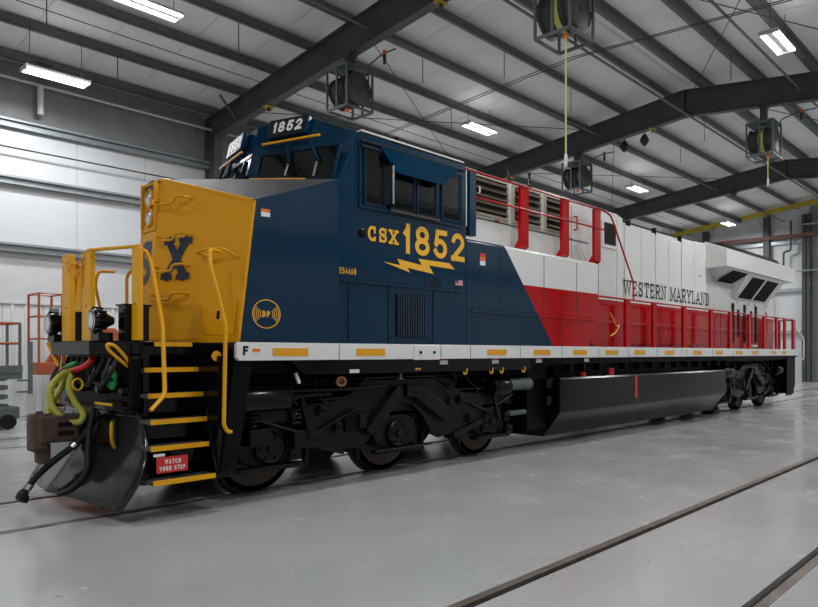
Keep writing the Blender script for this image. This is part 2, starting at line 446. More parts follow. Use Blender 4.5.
# end wall
we = tag(MB().box(X1, X1+.2, YN, YF, -.3, 10.6).build('wall_back', 'wall_fabric'), 'white end wall beyond the locomotive', kind='structure')
y = YF
k = None
while y > 3.6:
    w = 1.5
    a = max(3.3, y-w)
    MB().box(X1-.03, X1, a+.01, y-.01, 0, min(8.1, 8.1)).build('panel', 'wall_fabric', we, bevel=.006, seg=1); 
    MB().box(X1-.03, X1, a+.01, y-.01, 8.12, rt(y)+.15).build('panel', 'wall_fabric', we)
    y -= w
for z in (2.75, 5.2, 8.0):
    MB().box(X1-.22, X1-.03, 3.2, YF, z, z+.2).build('girt', 'galv', we)
MB().box(X1-.5, X1-.3, 2.2, YF, 8.32, 8.52).build('crane_rail', 'pipe_red', we)
for y in (9.0, 5.3): MB().box(X1-.4, X1-.1, y-.17, y+.17, 0, rt(y)-.1).build('post', 'frame_steel', we)
for y in (3.25, 3.0): MB().box(X1-.3, X1-.05, y-.1, y+.1, 0, 9.6).build('post', 'frame_steel', we)
pp = MB().tube(fillet([(X1-.45, 3.9, 9.3), (X1-.45, 3.9, 7.6), (X1-.45, 4.3, 7.5), (X1-.45, 4.3, 6.2)], .1), .06).build('pipe', 'pipe_dark', we, smooth=True)
tube('pipe', 'galv', we, [(X1-.5, 3.6, 6.35), (X1-.5, -3, 6.35)], .05)
tube('pipe', 'galv', we, [(X1-.5, 3.6, 9.0), (X1-.5, -3, 9.0)], .05)
door = tag(MB().box(X1-.12, X1-.02, -3.6, 2.85, 0, 7.2).build('door_1', 'door_grey'), 'tall grey steel vehicle door in the end wall', kind='structure')
for i in range(11):
    yy = 2.7-i*.6
    MB().box(X1-.17, X1-.12, yy-.05, yy+.05, .02, 7.2).build('stile', 'door_grey' if i % 3 else 'machine_grey', door)
for z in (.1, 1.9, 3.7, 5.5, 7.1): MB().box(X1-.19, X1-.12, -3.6, 2.85, z, z+.09).build('crossbar', 'door_grey', door)
MB().box(X1-.06, X1-.03, -9.7, 3.0, 7.2, 10.1).build('panel', 'wall_top_grey', we)
wr = tag(MB().box(X0, X1, YN-.2, YN, -.3, rt(YN)+.5).build('wall_right', 'wall_fabric'), 'white wall behind the camera side', kind='structure')
for z in (4.25, 5.97): MB().box(X0, X1, YN, YN+.2, z, z+.2).build('girt', 'galv', wr)
wf = tag(MB().box(X0-.2, X0, YN, YF, -.3, 10.6).build('wall_front', 'liner'), 'white end wall ahead of the locomotive', kind='structure')
# roof: fabric faced insulation strips between purlins
ceil_ = MB()
for ya, yb in ((YF+.2, YR), (YR, YN-.2)):
    ceil_.add([(X0, ya, rt(ya)+.32), (X1, ya, rt(ya)+.32), (X1, yb, rt(yb)+.32), (X0, yb, rt(yb)+.32)], [(0, 1, 2, 3)])
    ceil_.add([(X0, ya, rt(ya)+.45), (X1, ya, rt(ya)+.45), (X1, yb, rt(yb)+.45), (X0, yb, rt(yb)+.45)], [(0, 1, 2, 3)])
ceil = tag(ceil_.build('ceiling', 'fabric'), 'grey fabric faced roof insulation over steel purlins', kind='structure')
x = X0; first = {}
while x < X1-.2:
    for sd, (ya, yb) in enumerate(((YF, YR+.01), (YR-.01, YN))):
        if sd not in first:
            mb = MB(); q = [(0, ya), (0, yb)]
            n = 14; vs = []; fs = []
            # the fabric sags a little between purlins
            for i in range(n*4+1):
                yy = ya+(yb-ya)*i/(n*4)
                s_ = abs(((abs(yy-YR)-.65) / 1.65) % 1-.5)*2
                for xx in (.006, .12, 1.4, 1.514):
                    vs.append((xx, yy, rt(yy)+.29-.035*(1-s_**2)*(1 if .05 < xx < 1.5 else .6)))
            for i in range(n*4):
                for j in range(3): fs.append((i*4+j, i*4+j+1, i*4+j+5, i*4+j+4))
            mb.add(vs, fs); first[sd] = mb.build('panel', 'fabric', ceil, smooth=True); first[sd].location.x = x; fx = x
        else: dup(first[sd], (x-fx, 0, 0))
    x += 1.52
PUR = [YR+.65+1.65*i for i in range(7)]+[YR-.65-1.65*i for i in range(7)]
for y in PUR:
    z = rt(y); sg = 1 if y > YR else -1
    mb = MB().box(X0, X1, y-.008, y+.008, z, z+.26)
    mb.box(X0, X1, y, y-sg*.10, z, z+.012); mb.box(X0, X1, y, y+sg*.10, z+.248, z+.26)
    mb.box(X0, X1, y-sg*.10, y-sg*.09, z, z+.03)
    mb.build('purlin', 'purlin', ceil)
# rods and conduits under the roof
def conduit(y, z, r=.025, m='pipe_dark', a=X0, b=X1): tube('conduit', m, ceil, [(a, y, z), (b, y, z)], r)
conduit(1.15, 9.36, .035, 'purlin'); conduit(4.4, 9.36, .03, 'purlin'); conduit(-2.2, 9.4, .035, 'purlin')
conduit(8.4, 9.0, .012); conduit(9.3, 8.9, .012); conduit(11.2, 8.55, .012)
for xx, z in ((12.3, 9.15), (12.0, 9.05)):
    tube('conduit', 'pipe_dark', ceil, [(xx, 11.6, z-.55), (xx, YR, z+.1), (xx, -6, z-.3)], .013)
for a, b in (((8.2, 11.0), (18.6, 5.0)), ((8.2, 5.0), (18.6, 11.0)), ((8.2, 1.0), (18.6, -5.5)), ((8.2, -5.5), (18.6, 1.0)), ((18.9, 10), (29.3, 4)), ((18.9, 4), (29.3, 10)), ((18.9, 1), (29.3, -5))):
    tube('brace_rod', 'pipe_dark', ceil, [(a[0], a[1], rt(a[1])-.12), (b[0], b[1], rt(b[1])-.12)], .013, 6)
for x_, y_ in ((6.0, 6.95), (10.6, 5.3), (12.2, 3.7), (13.6, 7.0), (15.6, 3.7), (21, 6.9), (23.5, 3.6), (16.5, -1), (22, 2), (4.5, 10.2), (2.4, 8.6)):
    tube('hanger_rod', 'pipe_dark', ceil, [(x_, y_, rt(y_)+.1), (x_, y_, rt(y_)-.7)], .012, 6)
# portal frames
def frame(x, label):
    r = tag(empty('steel_frame', (x, 0, 0)), label, 'frame', 'portal frames')
    def ibeam(name, top, bot):
        # polyline pairs (y,z) for the top and bottom flange
        mb = MB(); n = len(top)
        for i in range(n-1):
            (ya, za), (yb, zb) = top[i], top[i+1]; (yc, zc), (yd, zd) = bot[i], bot[i+1]
            vs = [(s_, a, b) for s_ in (-.008, .008) for a, b in ((ya, za), (yb, zb), (yd, zd), (yc, zc))]
            mb.add(vs, [(0, 1, 2, 3), (7, 6, 5, 4), (0, 4, 5, 1), (2, 6, 7, 3)])
            mb.bar((0, ya, za-.01), (0, yb, zb-.01), .24, .02); mb.bar((0, yc, zc+.01), (0, yd, zd+.01), .24, .02)
        return mb.build(name, 'frame_steel', r)
    raf = ibeam('rafter', [(YF-.1, rt(YF)), (YR, rt(YR))], [(YF-.75, rt(YF)-.62), (YR, 9.40)])
    ibeam('rafter', [(YR, rt(YR)), (YN+.1, rt(YN))], [(YR, 9.40), (YN+.7, rt(YN)-.62)])
    MB().box(-.12, .12, YR-.02, YR+.02, 9.38, rt(YR)-.005).build('splice_plate', 'frame_steel', r)
    for yo, yi, zb in ((YF-.12, YF-.42, rt(YF)), (YN+.12, YN+.42, rt(YN))):
        sg = 1 if yo > 0 else -1
        mb = MB().add([(s_, a, b) for s_ in (-.008, .008) for a, b in ((yo, 0), (yo, zb), (yi-sg*.33, zb-.62), (yi, 0))], [(0, 1, 2, 3), (7, 6, 5, 4), (0, 4, 5, 1), (2, 6, 7, 3)])
        mb.box(-.12, .12, yo-.01, yo+.01, 0, zb); mb.bar((0, yi, 0), (0, yi-sg*.33, zb-.62), .24, .02, (0, 1, 0))
        mb.build('column', 'frame_steel', r)
    for y in (10.6,):
        for sg in (-1, 1):
            MB().bar((0, y, rt(y)-.55), (sg*.55, y, rt(y)+.04), .05, .05).build('flange_brace', 'purlin', r)
    return r
FR = [-2.7, 8.06, 18.8, 29.5]
for x_, lb in zip(FR, ('dark steel portal frame spanning the hall above the open floor', 'dark steel portal frame rising over the cab of the locomotive', 'dark steel portal frame over the middle of the locomotive hood', 'dark steel portal frame beyond the locomotive, nearest the end wall')): frame(x_, lb)
# yellow beams hung under the last bay
for (ya, yb), lb in zip(((11.7, 7.4), (6.3, 1.6)), ('yellow beam above the white radiator wings, farther from the door', 'yellow beam below the end rafter, closer to the grey door')):
    o = empty('crane_beam', (38.2, ya, 0)); tag(o, lb, 'beam', 'yellow beams by the end wall')
    MB().bar((38.2, ya, rt(ya)-.1), (38.2, yb, rt(yb)-.1), .2, .24).build('beam', 'beam_yellow', o, off=(0, 0, 0)).location = (-38.2, -ya, 0)
    for y in (ya-.8, yb+.8):
        MB().bar((38.2, y, rt(y)-.2), (38.2, y-.3, rt(y)-.75), .06, .06).build('hook', 'beam_yellow', o).location = (-38.2, -ya, 0)
# yellow clamps under the rafters
def clamp(x, y, lb):
    zb = 9.40-(abs(y-YR)/(YF-.75-YR))*(9.40-(rt(YF)-.62))
    o = tag(empty('beam_clamp', (x, y, zb)), lb, 'clamp', 'yellow beam clamps')
    MB().box(-.14, .14, -.09, .09, -.04, 0).build('plate', 'beam_yellow', o, bevel=.01)
    for s_ in (-1, 1): MB().cyl((s_*.08, 0, -.11), (s_*.08, 0, -.03), .025).build('bolt', 'beam_yellow', o, smooth=True)
    MB().box(-.03, .03, -.03, .03, -.14, -.04).build('lug', 'pipe_dark', o)
clamp(8.06, 8.9, 'yellow beam clamp under the rafter left of the cab roof')
clamp(8.06, 2.2, 'yellow beam clamp on the rafter at the top edge')
clamp(18.8, 8.6, 'small yellow beam clamp on the rafter behind the upper red rail')
clamp(18.8, 2.5, 'small yellow beam clamp beside the ridge of the middle rafter')
# ------------------------------------------------------------------ lamps
def fixture(x, y, z, label):
    o = tag(empty('ceiling_light', (x, y, z)), label, 'light', 'twin tube ceiling lights')
    MB().prism([(-.22, .0), (-.2, .06), (.2, .06), (.22, 0)], 'x', -.66, .66).build('housing', 'lamp_body', o)
    for s_ in (-1, 1):
        MB().box(-.64, .64, s_*.15-.055, s_*.15+.055, -.035, .0).build('tube', 'tube', o, bevel=.015)
        MB().box(s_*.67-.012, s_*.67+.012, -.22, .22, -.04, .06).build('end_cap', 'lamp_body', o)
        tube('cable', 'cable', o, [(s_*.55, 0, .06), (s_*.55, 0, rt(y)+.1-z)], .008, 6)
    MB().box(-.64, .64, -.05, .05, -.01, 0).build('reflector', 'lamp_body', o)
    for nm, pw, sz, y_, z_ in (('lamp', LAMP_POWER/2, .10, .15, -.042), ('lamp', LAMP_POWER/2, .10, -.15, -.042), ('ceiling_fill', CEILING_FILL, .36, 0, .075)):  # two tube lamps plus an added upward fill for the roof
        ld = bpy.data.lights.new(nm, 'AREA'); ld.shape = 'RECTANGLE'; ld.size = 1.25; ld.size_y = sz; ld.energy = pw
        ld.color = (.97, .985, 1.0)
        lo = bpy.data.objects.new(nm, ld); COL.objects.link(lo); lo.parent = o; lo.location = (0, y_, z_)
        if nm == 'ceiling_fill': lo.rotation_euler = (math.pi, 0, 0)
    return o
LB = {(3.0, 9.9): 'long twin tube ceiling light by the far wall at upper left', (3.7, 6.6): 'twin tube ceiling light cut by the top edge above the nose',
      (14.3, 6.4): 'twin tube ceiling light seen just above the cab roof rear', (14.2, -2.95): 'large square looking twin tube light at upper right corner',
      (25.2, 6.4): 'small twin tube ceiling light below the middle rafter', (36.1, 6.4): 'smallest twin tube ceiling light, by the yellow beams near the end wall'}
def lamp(x, y):
    z = 8.17 if y > 9 else 9.0 if y > -5 else 8.6
    fixture(x, y, z, LB.get((x, y), 'twin tube ceiling light in the '+('far wall row' if y > 9 else 'third track row' if y > 0 else 'middle aisle row' if y > -5 else 'near wall row')+', '+('first bay ahead of the nose' if x < 0 else 'bay over the cab' if x < 9 else 'bay over the long hood' if x < 20 else 'bay past the radiator wings' if x < 30 else 'last bay before the end wall')))
for x_ in (-7.3, 3.3, 14.0, 24.9, 35.8):
    if x_ == 3.3: lamp(3.0, 9.9)
    else: lamp(x_, 9.9)
for x_ in (-7.2, 3.7, 14.3, 25.2, 36.1): lamp(x_, 6.4 if x_ != 3.7 else 6.6)
for x_ in (-7.2, 3.5, 14.2, 25.0, 35.8): lamp(x_, -2.95)
for x_ in (-7.2, 3.5, 14.2, 25.0, 35.8): lamp(x_, -7.6)
# ------------------------------------------------------------------ hose reels hung from the rafters
def reel(x, y, z, label, hose=None, drop=None):
    o = tag(empty('hose_reel', (x, y, z)), label, 'hose reel', 'hose reels hung from the rafters')
    zt = 9.40-(abs(y-YR)/(YF-.75-YR))*(9.40-(rt(YF)-.62))-z
    MB().box(-.09, .09, -.09, .09, .5, zt).build('hanger', 'frame_steel', o)
    MB().box(-.13, .13, -.13, .13, zt-.03, zt).build('plate', 'frame_steel', o)
    fm = MB(); a, b = .40, .38
    for xx in (-a, a):
        for yy in (-b, 0, b):
            fm.bar((xx, yy, -.50), (xx, yy, .5), .045, .045, (1, 0, 0))
    for zz in (-.50, .5):
        for xx in (-a, a): fm.bar((xx, -b, zz), (xx, b, zz), .05, .05)
        for yy in (-b, b): fm.bar((-a, yy, zz), (a, yy, zz), .05, .05)
    fm.box(-a, a, -b, b, .5, .53)
    fm.build('frame', 'reel_frame', o)
    MB().cyl((0, -b, 0), (0, b, 0), .05).build('axle', 'reel', o, smooth=True)
    for k, yy in enumerate((-.25, 0, .25)):
        for s_ in (-1, 1):
            MB().lathe([(.06, 0), (.37, 0), (.39, .012), (.39, .022), (.06, .03)], (0, yy+s_*.1-.015, 0), (0, 1, 0), 28).build('disc', 'reel_disc', o, smooth=True)
        MB().lathe([(.14, -.085), (.31, -.085), (.33, -.06), (.33, .06), (.31, .085), (.14, .085)], (0, yy, 0), (0, 1, 0), 28).build('hose_coil', hose if hose and k == 1 else 'reel', o, smooth=True)
    MB().lathe([(.03, 0), (.055, .02), (.055, .07), (.03, .09)], (-.25, -.2, -.60), (0, 0, 1), 12).build('hose_stop', 'decal_orange', o, smooth=True)
    tube('supply_pipe', 'reel_frame', o, fillet([(.25, -b-.03, 0), (.25, -b-.03, .62), (.25, -.9, .75), (.25, -1.4, .75)], .06), .02)
    MB().lathe([(.03, 0), (.05, .05), (.05, .1)], (.25, -1.0, .72), (0, 0, 1), 10).build('regulator', 'decal_orange', o, smooth=True)
    MB().cyl((.25, -1.0, .5), (.25, -1.0, .72), .04).build('filter_bowl', 'reel', o, smooth=True)
    if drop: tube('hose', 'hose_yellow', o, [(-.25, -.2, -.58), (-.25, -.2, drop)], .018); MB().lathe([(.02, 0), (.035, .05), (.03, .2), (.02, .24)], (-.25, -.2, drop-.2), (0, 0, 1), 10).build('nozzle', 'lamp_body', o, smooth=True)
reel(8.06, 5.3, 8.12, 'dark hose reel in a frame hanging above the cab roof')
reel(8.06, -1.0, 8.0, 'large hose reel at the top edge with a long yellow hose hanging down', 'hose_yellow', -2.75)
reel(18.8, 5.5, 8.1, 'hose reel hanging above the upper red handrail')
reel(18.8, -1.15, 8.1, 'hose reel at upper right with a short yellow hose end', 'hose_yellow', -1.25)
# sensors hung near the middle rafter
for x_, y_, z_, lb in ((19.6, 4.0, 9.1, 'small dark horn speaker under the middle rafter'), (19.4, 3.1, 9.1, 'small dark round sensor beside the horn speaker'), (28.8, 3.4, 9.0, 'small dark sensor under the rafter nearest the end wall')):
    o = tag(empty('ceiling_sensor', (x_, y_, z_)), lb, 'sensor')
    MB().lathe([(.05, .25), (.09, .2), (.16, .05), (.16, 0), (.08, -.12), (.03, -.16)], (0, 0, 0), (0, 0, 1), 14).build('head', 'reel', o, smooth=True)
    MB().cyl((0, 0, .2), (0, 0, rt(y_)-z_), .02, 8).build('rod', 'pipe_dark', o)
# ------------------------------------------------------------------ lifts by the far wall
def lift(x, y, label, body, rail_m, zdeck, zrail, ln, wd):
    o = tag(empty('scissor_lift', (x, y, 0)), label, 'lift')
    MB().box(-ln/2, ln/2, -wd/2, wd/2, .22, .48).build('chassis', body, o, bevel=.02)
    for sx in (-1, 1):
        for sy in (-1, 1):
            MB().lathe([(.05, 0), (.15, 0), (.16, .02), (.16, .1), (.15, .12), (.05, .12)], (sx*(ln/2-.22), sy*(wd/2-.02)-.06, .16), (0, 1, 0), 20).build('wheel', 'rubber', o, smooth=True)
    for k in range(3):
        za, zb = .5+k*(zdeck-.62)/3, .5+(k+1)*(zdeck-.62)/3
        for sy in (-1, 1):
            for sg in (-1, 1):
                MB().bar((-sg*(ln/2-.2), sy*(wd/2-.15)+sg*.03, za), (sg*(ln/2-.2), sy*(wd/2-.15)+sg*.03, zb), .05, .09).build('scissor_arm', body, o)
    MB().box(-ln/2-.05, ln/2+.05, -wd/2, wd/2, zdeck-.14, zdeck).build('deck', body, o, bevel=.01)
    MB().box(-ln/2-.05, ln/2+.05, -wd/2-.02, -wd/2, zdeck, zdeck+.16).build('toe_board', body, o)
    for xx in (-ln/2, 0, ln/2):
        for sy in (-1, 1): MB().bar((xx, sy*wd/2, zdeck), (xx, sy*wd/2, zrail), .05, .05, (1, 0, 0)).build('post', rail_m if xx < ln/2 else body, o)
    for z in (zrail, (zdeck+zrail)/2+.1):
        for sy in (-1, 1): tube('guard_rail', rail_m, o, [(-ln/2, sy*wd/2, z), (ln/2, sy*wd/2, z)], .024)
        for sx in (-1, 1): tube('guard_rail', rail_m, o, [(sx*ln/2, -wd/2, z), (sx*ln/2, wd/2, z)], .024)
    MB().bar((ln/2+.2, -wd/2, .75), (ln/2+.2, -wd/2, 1.9), .05, .08, (1, 0, 0)).build('ladder_rail', body, o)
    for z in (.8, 1.05): MB().bar((ln/2-.05, -wd/2, z), (ln/2+.2, -wd/2, z), .04, .04).build('rung', body, o)
    return o
lift(1.05, 9.6, 'grey and orange scissor lift at the far left edge', 'machine_grey', 'orange', 1.22, 2.3, 2.0, .9)
bl = tag(empty('boom_lift', (3.8, 11.1, 0)), 'orange boom lift with a railed basket behind the front end of the locomotive', 'lift')
MB().box(-.3, 1.1, -.5, .5, .35, 1.0).build('chassis', 'machine_grey', bl, bevel=.03)
for sx in (-.05, .85):
    for sy in (-1, 1): MB().lathe([(.08, 0), (.32, 0), (.36, .04), (.36, .2), (.32, .24), (.08, .24)], (sx, sy*.55-.12, .36), (0, 1, 0), 24).build('wheel', 'rubber', bl, smooth=True)
MB().prism([(-.35, 1.0), (-.35, 1.9), (-.1, 2.3), (.85, 2.3), (1.1, 1.95), (1.1, 1.0)], 'y', -.45, .45).build('body', 'orange', bl, bevel=.04)
MB().bar((-.1, 0, 2.2), (-.62, 0, 1.3), .16, .18).build('boom', 'orange', bl)
MB().box(-.95, -.4, -.45, .35, 1.12, 1.42).build('basket_floor', 'orange', bl, bevel=.02)
for xx in (-.93, -.42):
    for yy in (-.43, .33): MB().bar((xx, yy, 1.4), (xx, yy, 3.1), .045, .045, (1, 0, 0)).build('basket_post', 'orange', bl)
for z in (2.0, 2.55, 3.1):
    MB().tube([(-.93, -.43, z), (-.42, -.43, z), (-.42, .33, z), (-.93, .33, z)], .022, 8, True).build('basket_rail', 'orange', bl)
MB().box(-.72, -.5, -.5, -.44, 2.3, 2.75).build('control_box', 'machine_grey', bl, bevel=.02)
sc = tag(MB().tube(smoothpath([(2.05, 12.2, 1.2), (2.2, 12.05, .6), (1.95, 12.0, .15), (1.3, 12.0, .05), (.2, 11.9, .03)]), .015).build('extension_cord', 'rubber', smooth=True), 'thin black cord dropping down the far wall', 'cord')
# ================================================================== the locomotive
loco = tag(empty('locomotive', (0, 0, 0)), 'blue, yellow, white and red diesel locomotive numbered 1852 in the hall', 'locomotive')
def mirror(o):
    # the same part on the far side
    return tree(o, o.parent, mirror=True)
SY = -1.56
# --- platform and underframe
deckpoly = [(0, -.55), (.3, -.98), (1.02, -.98), (1.02, -1.52), (20.72, -1.52), (20.72, 1.52), (1.02, 1.52), (1.02, .98), (.3, .98), (0, .55)]
plat = MB().prism(deckpoly, 'z', 1.64, 1.765).build('platform', 'black', loco, bevel=.008)
beam = MB().prism([(-.03, -.56), (.28, -1.0), (.45, -1.0), (.45, 1.0), (.28, 1.0), (-.03, .56)], 'z', 1.63, 1.78).build('end_beam', 'black', loco, bevel=.015)
MB().box(.35, 20.6, -.62, .62, .95, 1.64).build('center_sill', 'black_matte', loco)
MB().box(1.3, 20.5, -1.3, 1.3, 1.42, 1.64).build('underframe', 'black_matte', loco)
# --- white side sill with reflectors
sill = MB().prism([(1.03, 1.60), (1.06, 1.57), (20.73, 1.57), (20.73, 1.765), (1.06, 1.765), (1.03, 1.74)], 'y', -1.585, -1.52).build('side_sill', 'white', loco, bevel=.006)
for a in (1.45, 2.61, 5.10, 6.28, 7.45, 8.57, 9.70, 11.08, 12.57, 13.9, 15.28, 16.47, 18.15, 19.15):
    MB().box(a, a+.46 if a < 18 else a+.38, -1.590, -1.583, 1.618, 1.705).build('reflector', 'reflector', sill)
MB().box(3.57, 4.05, -1.61, -1.58, 1.56, 1.755).build('jacking_pad', 'white', sill, bevel=.006)
for xx in (3.68, 3.94): MB().cyl((xx, -1.625, 1.66), (xx, -1.6, 1.66), .02, 10).build('bolt', 'ink', sill)
for xx in (2.35, 4.1, 4.72, 5.92, 7.1, 8.3, 9.45, 10.7, 12.2, 13.7, 15.1, 17.0, 18.0): MB().box(xx-.004, xx+.004, -1.588, -1.584, 1.58, 1.76).build('seam', 'louver_dark', sill)
text('letter', 'ink', sill, 'F', (1.09, -1.588, 1.625), (1, 0, 0), (0, 0, 1), .1, .085, .024)
MB().box(1.205, 1.295, -1.589, -1.583, 1.665, 1.695).build('label', 'decal_orange', sill)
MB().box(1.205, 1.295, -1.589, -1.583, 1.645, 1.660).build('label', 'decal_white', sill)
mirror(sill)
# skirt under the sill
MB().prism([(1.75, 1.57), (1.95, 1.40), (6.35, 1.38), (6.35, 1.57)], 'y', -1.47, -1.44).build('skirt', 'black', loco)
MB().prism([(6.35, 1.57), (6.35, 1.46), (20.4, 1.46), (20.4, 1.57)], 'y', -1.47, -1.44).build('skirt', 'black_matte', loco)
for xx in (4.76, 5.36, 5.61, 6.18):
    tube('cable_hook', 'gold', loco, [(xx, -1.48, 1.43), (xx, -1.48, 1.38), (xx-.015, -1.48, 1.35), (xx-.045, -1.48, 1.34), (xx-.07, -1.48, 1.36), (xx-.07, -1.48, 1.385)], .012, 6)
for xx in (4.2, 5.35, 6.5, 8.0): 
    MB().box(xx, xx+.16, -1.475, -1.47, 1.49, 1.565).build('label', 'decal_white', loco); MB().box(xx, xx+.16, -1.478, -1.475, 1.545, 1.566).build('label', 'decal_red', loco)
MB().box(2.6, 2.75, -1.475, -1.47, 1.405, 1.45).build('label', 'decal_white', loco)
MB().box(3.72, 3.82, -1.475, -1.47, 1.42, 1.45).build('label', 'gold', loco)
for xx in (7.6, 8.05, 8.6, 9.6, 10.2, 10.8, 11.4, 12, 12.6, 13.2, 13.8, 14.4, 15):
    MB().box(xx, xx+.07, -1.44, -1.3, 1.33, 1.5).build('bracket', 'black_matte', loco)

# --- nose: two raked cheeks either side of a narrow headlight strip
N0, N1, NC = (.87, 0, 3.68), (.87, -.20, 3.66), (1.352, -1.355, 3.33)
B0, B1, BC = (.70, 0, 1.765), (.70, -.20, 1.765), (1.18, -1.32, 1.765)
L0, L1, L2 = (2.06, 0, 3.86), (2.243, -.95, 3.775), (2.36, -1.56, 3.72)
F0, F1, F2 = (2.26, 0, 4.66), (2.45, -.95, 4.60), (2.64, -1.56, 4.35)
R0, R1, R2 = (4.65, 0, 4.66), (4.65, -.95, 4.60), (4.65, -1.56, 4.35)
def mir(p): return (p[0], -p[1], p[2])
nose = MB()
nose.add([B1, BC, NC, N1, mir(B1), mir(BC), mir(NC), mir(N1)], [(0, 1, 2, 3), (4, 7, 6, 5), (4, 0, 3, 7)])
nose = nose.build('nose', 'yellow', loco)
top = MB()
for m_ in (lambda p: p, mir):
    top.add([m_(p) for p in (N0, N1, L1, L0)], [(0, 1, 2, 3)]); top.add([m_(p) for p in (N1, NC, L2, L1)], [(0, 1, 2), (0, 2, 3)])
top.build('nose_top', 'nose_top', loco)
tr = MB(); nt_ = Vector((0, -.25, 1)).normalized(); a, b = Vector(N1), Vector(NC); inw = Vector((.09, .03, .012))
tr.add([a+nt_*.012+Vector((-.004, 0, 0)), b+nt_*.012+Vector((-.006, -.004, 0)), b+inw+nt_*.02, a+inw+nt_*.02, a+Vector((-.005, 0, -.03)), b+Vector((-.007, -.004, -.03))], [(0, 1, 2, 3), (4, 5, 1, 0)])
tr.build('edge_trim', 'yellow', nose)
def sp(x, z, out=0.):
    # point on the tapering navy panel between nose and cab side
    return (x-.2*out, -1.32-(x-1.18)*.2034-out, z)
MB().slab([sp(1.175, 1.765), sp(1.21, 1.765), sp(1.385, 3.335), sp(1.35, 3.32)], (-.2, -1, 0), .012).build('edge_trim', 'yellow', nose, bevel=.008)
MB().bar((B1[0]-.02, -.20, 1.79), (BC[0]-.01, -1.33, 1.79), .03, .05).build('base_trim', 'yellow', nose)
def ck(u, z, out=0.):
    # point on the near cheek: u 0..1 from the headlight strip to the rear edge
    t = (z-1.765)/1.895; x = .70+.48*u+.17*t; y = -.20-(1.12+.035*t)*u
    n = Vector((-1.12, -.48, .11)).normalized(); p = Vector((x, y, z))+n*out; return tuple(p)
CN = (-1.12, -.48, .11)
CU = Vector((.48, -1.12, 0)).normalized(); CV = Vector((.18, 0, 1.895)).normalized()
# headlight housing
hh = MB()
for s_ in (-1, 1): hh.box(.80, .90, s_*.17-.015, s_*.17+.015, 3.08, 3.64)
hh.box(.80, .90, -.185, .185, 3.06, 3.09); hh.box(.83, .90, -.185, .185, 3.61, 3.64)
hh.build('headlight_housing', 'yellow', nose, bevel=.006)
MB().box(.845, .86, -.155, .155, 3.09, 3.61).build('headlight_plate', 'louver', nose)
for z in (3.45, 3.23):
    hl = MB().lathe([(.115, .0), (.115, .05), (.095, .06), (.09, .04), (.02, .03)], (.86, 0, z), (-1, 0, .05), 24).build('headlight', 'yellow', loco, smooth=True)
    MB().lathe([(.088, .0), (.085, .02), (.05, .03), (.01, .033)], (.83, 0, z), (-1, 0, .05), 20).build('lens', 'lens', hl, smooth=True)
# grab irons on the near cheek
for z, ua, ub in ((3.33, .0, .32), (2.91, .06, .36), (2.56, .06, .37), (2.24, .05, .38)):
    pts = [ck(ua, z+.06, 0), ck(ua, z+.06, .09), ck(ua, z, .09), ck(ub-.1, z, .09), ck(ub-.08, z+.07, .09), ck(ub+.02, z+.075, .09), ck(ub+.04, z+.07, 0)]
    tube('grab_iron', 'yellow', nose, fillet(pts, .03), .014)
# nose emblem letters: C far cheek, S centre, X near cheek
text('logo_letter', 'navy', nose, 'X', ck(.115, 2.47, .005), CU, CV, .50, .34, .095, serif=True)
text('logo_letter', 'navy', nose, 'S', Vector((.755, .17, 2.44)), (0, -1, 0), CV, .52, .33, .1, serif=True)
text('logo_letter', 'navy', nose, 'C', mir(ck(.47, 2.46, .005)), -Vector((CU.x, -CU.y, 0)), CV, .52, .40, .115, serif=True)
for z0, z1 in ((2.95, 2.84), (2.48, 2.60)):
    zm = (z0+z1)/2
    MB().poly([ck(.235, z0, .009), ck(.275, z0, .009), ck(.275, zm, .009), ck(.30, zm, .009), ck(.255, z1, .009), ck(.21, zm, .009), ck(.235, zm, .009)]).build('logo_arrow', 'yellow', nose)
# access hatch
hat = MB().slab([ck(.64, 1.85), ck(.96, 1.85), ck(.97, 2.21), ck(.64, 2.21)], CN, .012).build('hatch', 'yellow', loco, bevel=.003)
MB().slab([ck(.76, 2.0, .012), ck(.82, 2.0, .012), ck(.82, 2.13, .012), ck(.76, 2.13, .012)], CN, .006).build('latch_plate', 'gold', hat)
MB().slab([ck(.78, 2.02, .018), ck(.80, 2.02, .018), ck(.80, 2.11, .018), ck(.78, 2.11, .018)], CN, .02).build('latch', 'ink', hat)
tube('hinge', 'yellow', hat, [ck(.64, 1.9, .015), ck(.64, 2.16, .015)], .012, 6)
tube('grab_handle', 'yellow', nose, fillet([ck(.56, 2.74, .0), ck(.56, 2.74, .12), ck(.66, 2.77, .14), ck(.85, 2.77, .13), ck(.92, 2.70, .0)], .05), .014)
tube('grab_handle', 'yellow', nose, fillet([ck(.57, 2.74, .1), ck(.67, 2.71, .1), ck(.68, 2.67, .0)], .04), .014)

# --- cab
cab = MB()
for m_ in (lambda p: p, mir):
    bf, br = (2.36, -1.56, 1.765), (4.65, -1.56, 1.765)
    cab.add([m_(p) for p in (BC, bf, L2, NC)], [(0, 1, 2), (0, 2, 3)])
    cab.add([m_(p) for p in (L0, L1, F1, F0)], [(0, 1, 2, 3)]); cab.add([m_(p) for p in (L1, L2, F2, F1)], [(0, 1, 2, 3)])
    cab.add([m_(p) for p in (F0, F1, R1, R0)], [(0, 1, 2, 3)]); cab.add([m_(p) for p in (F1, F2, R2, R1)], [(0, 1, 2, 3)])
    cab.add([m_(p) for p in (bf, br, R2, F2, L2)], [(0, 1, 2, 3, 4)])
    cab.add([m_(p) for p in ((4.65, 0, 1.765), br, R2, R1, R0)], [(0, 1, 2, 3, 4)])
cab = cab.build('cab', 'blue', loco)
CY = -1.565
nrm = (0, -1, 0)
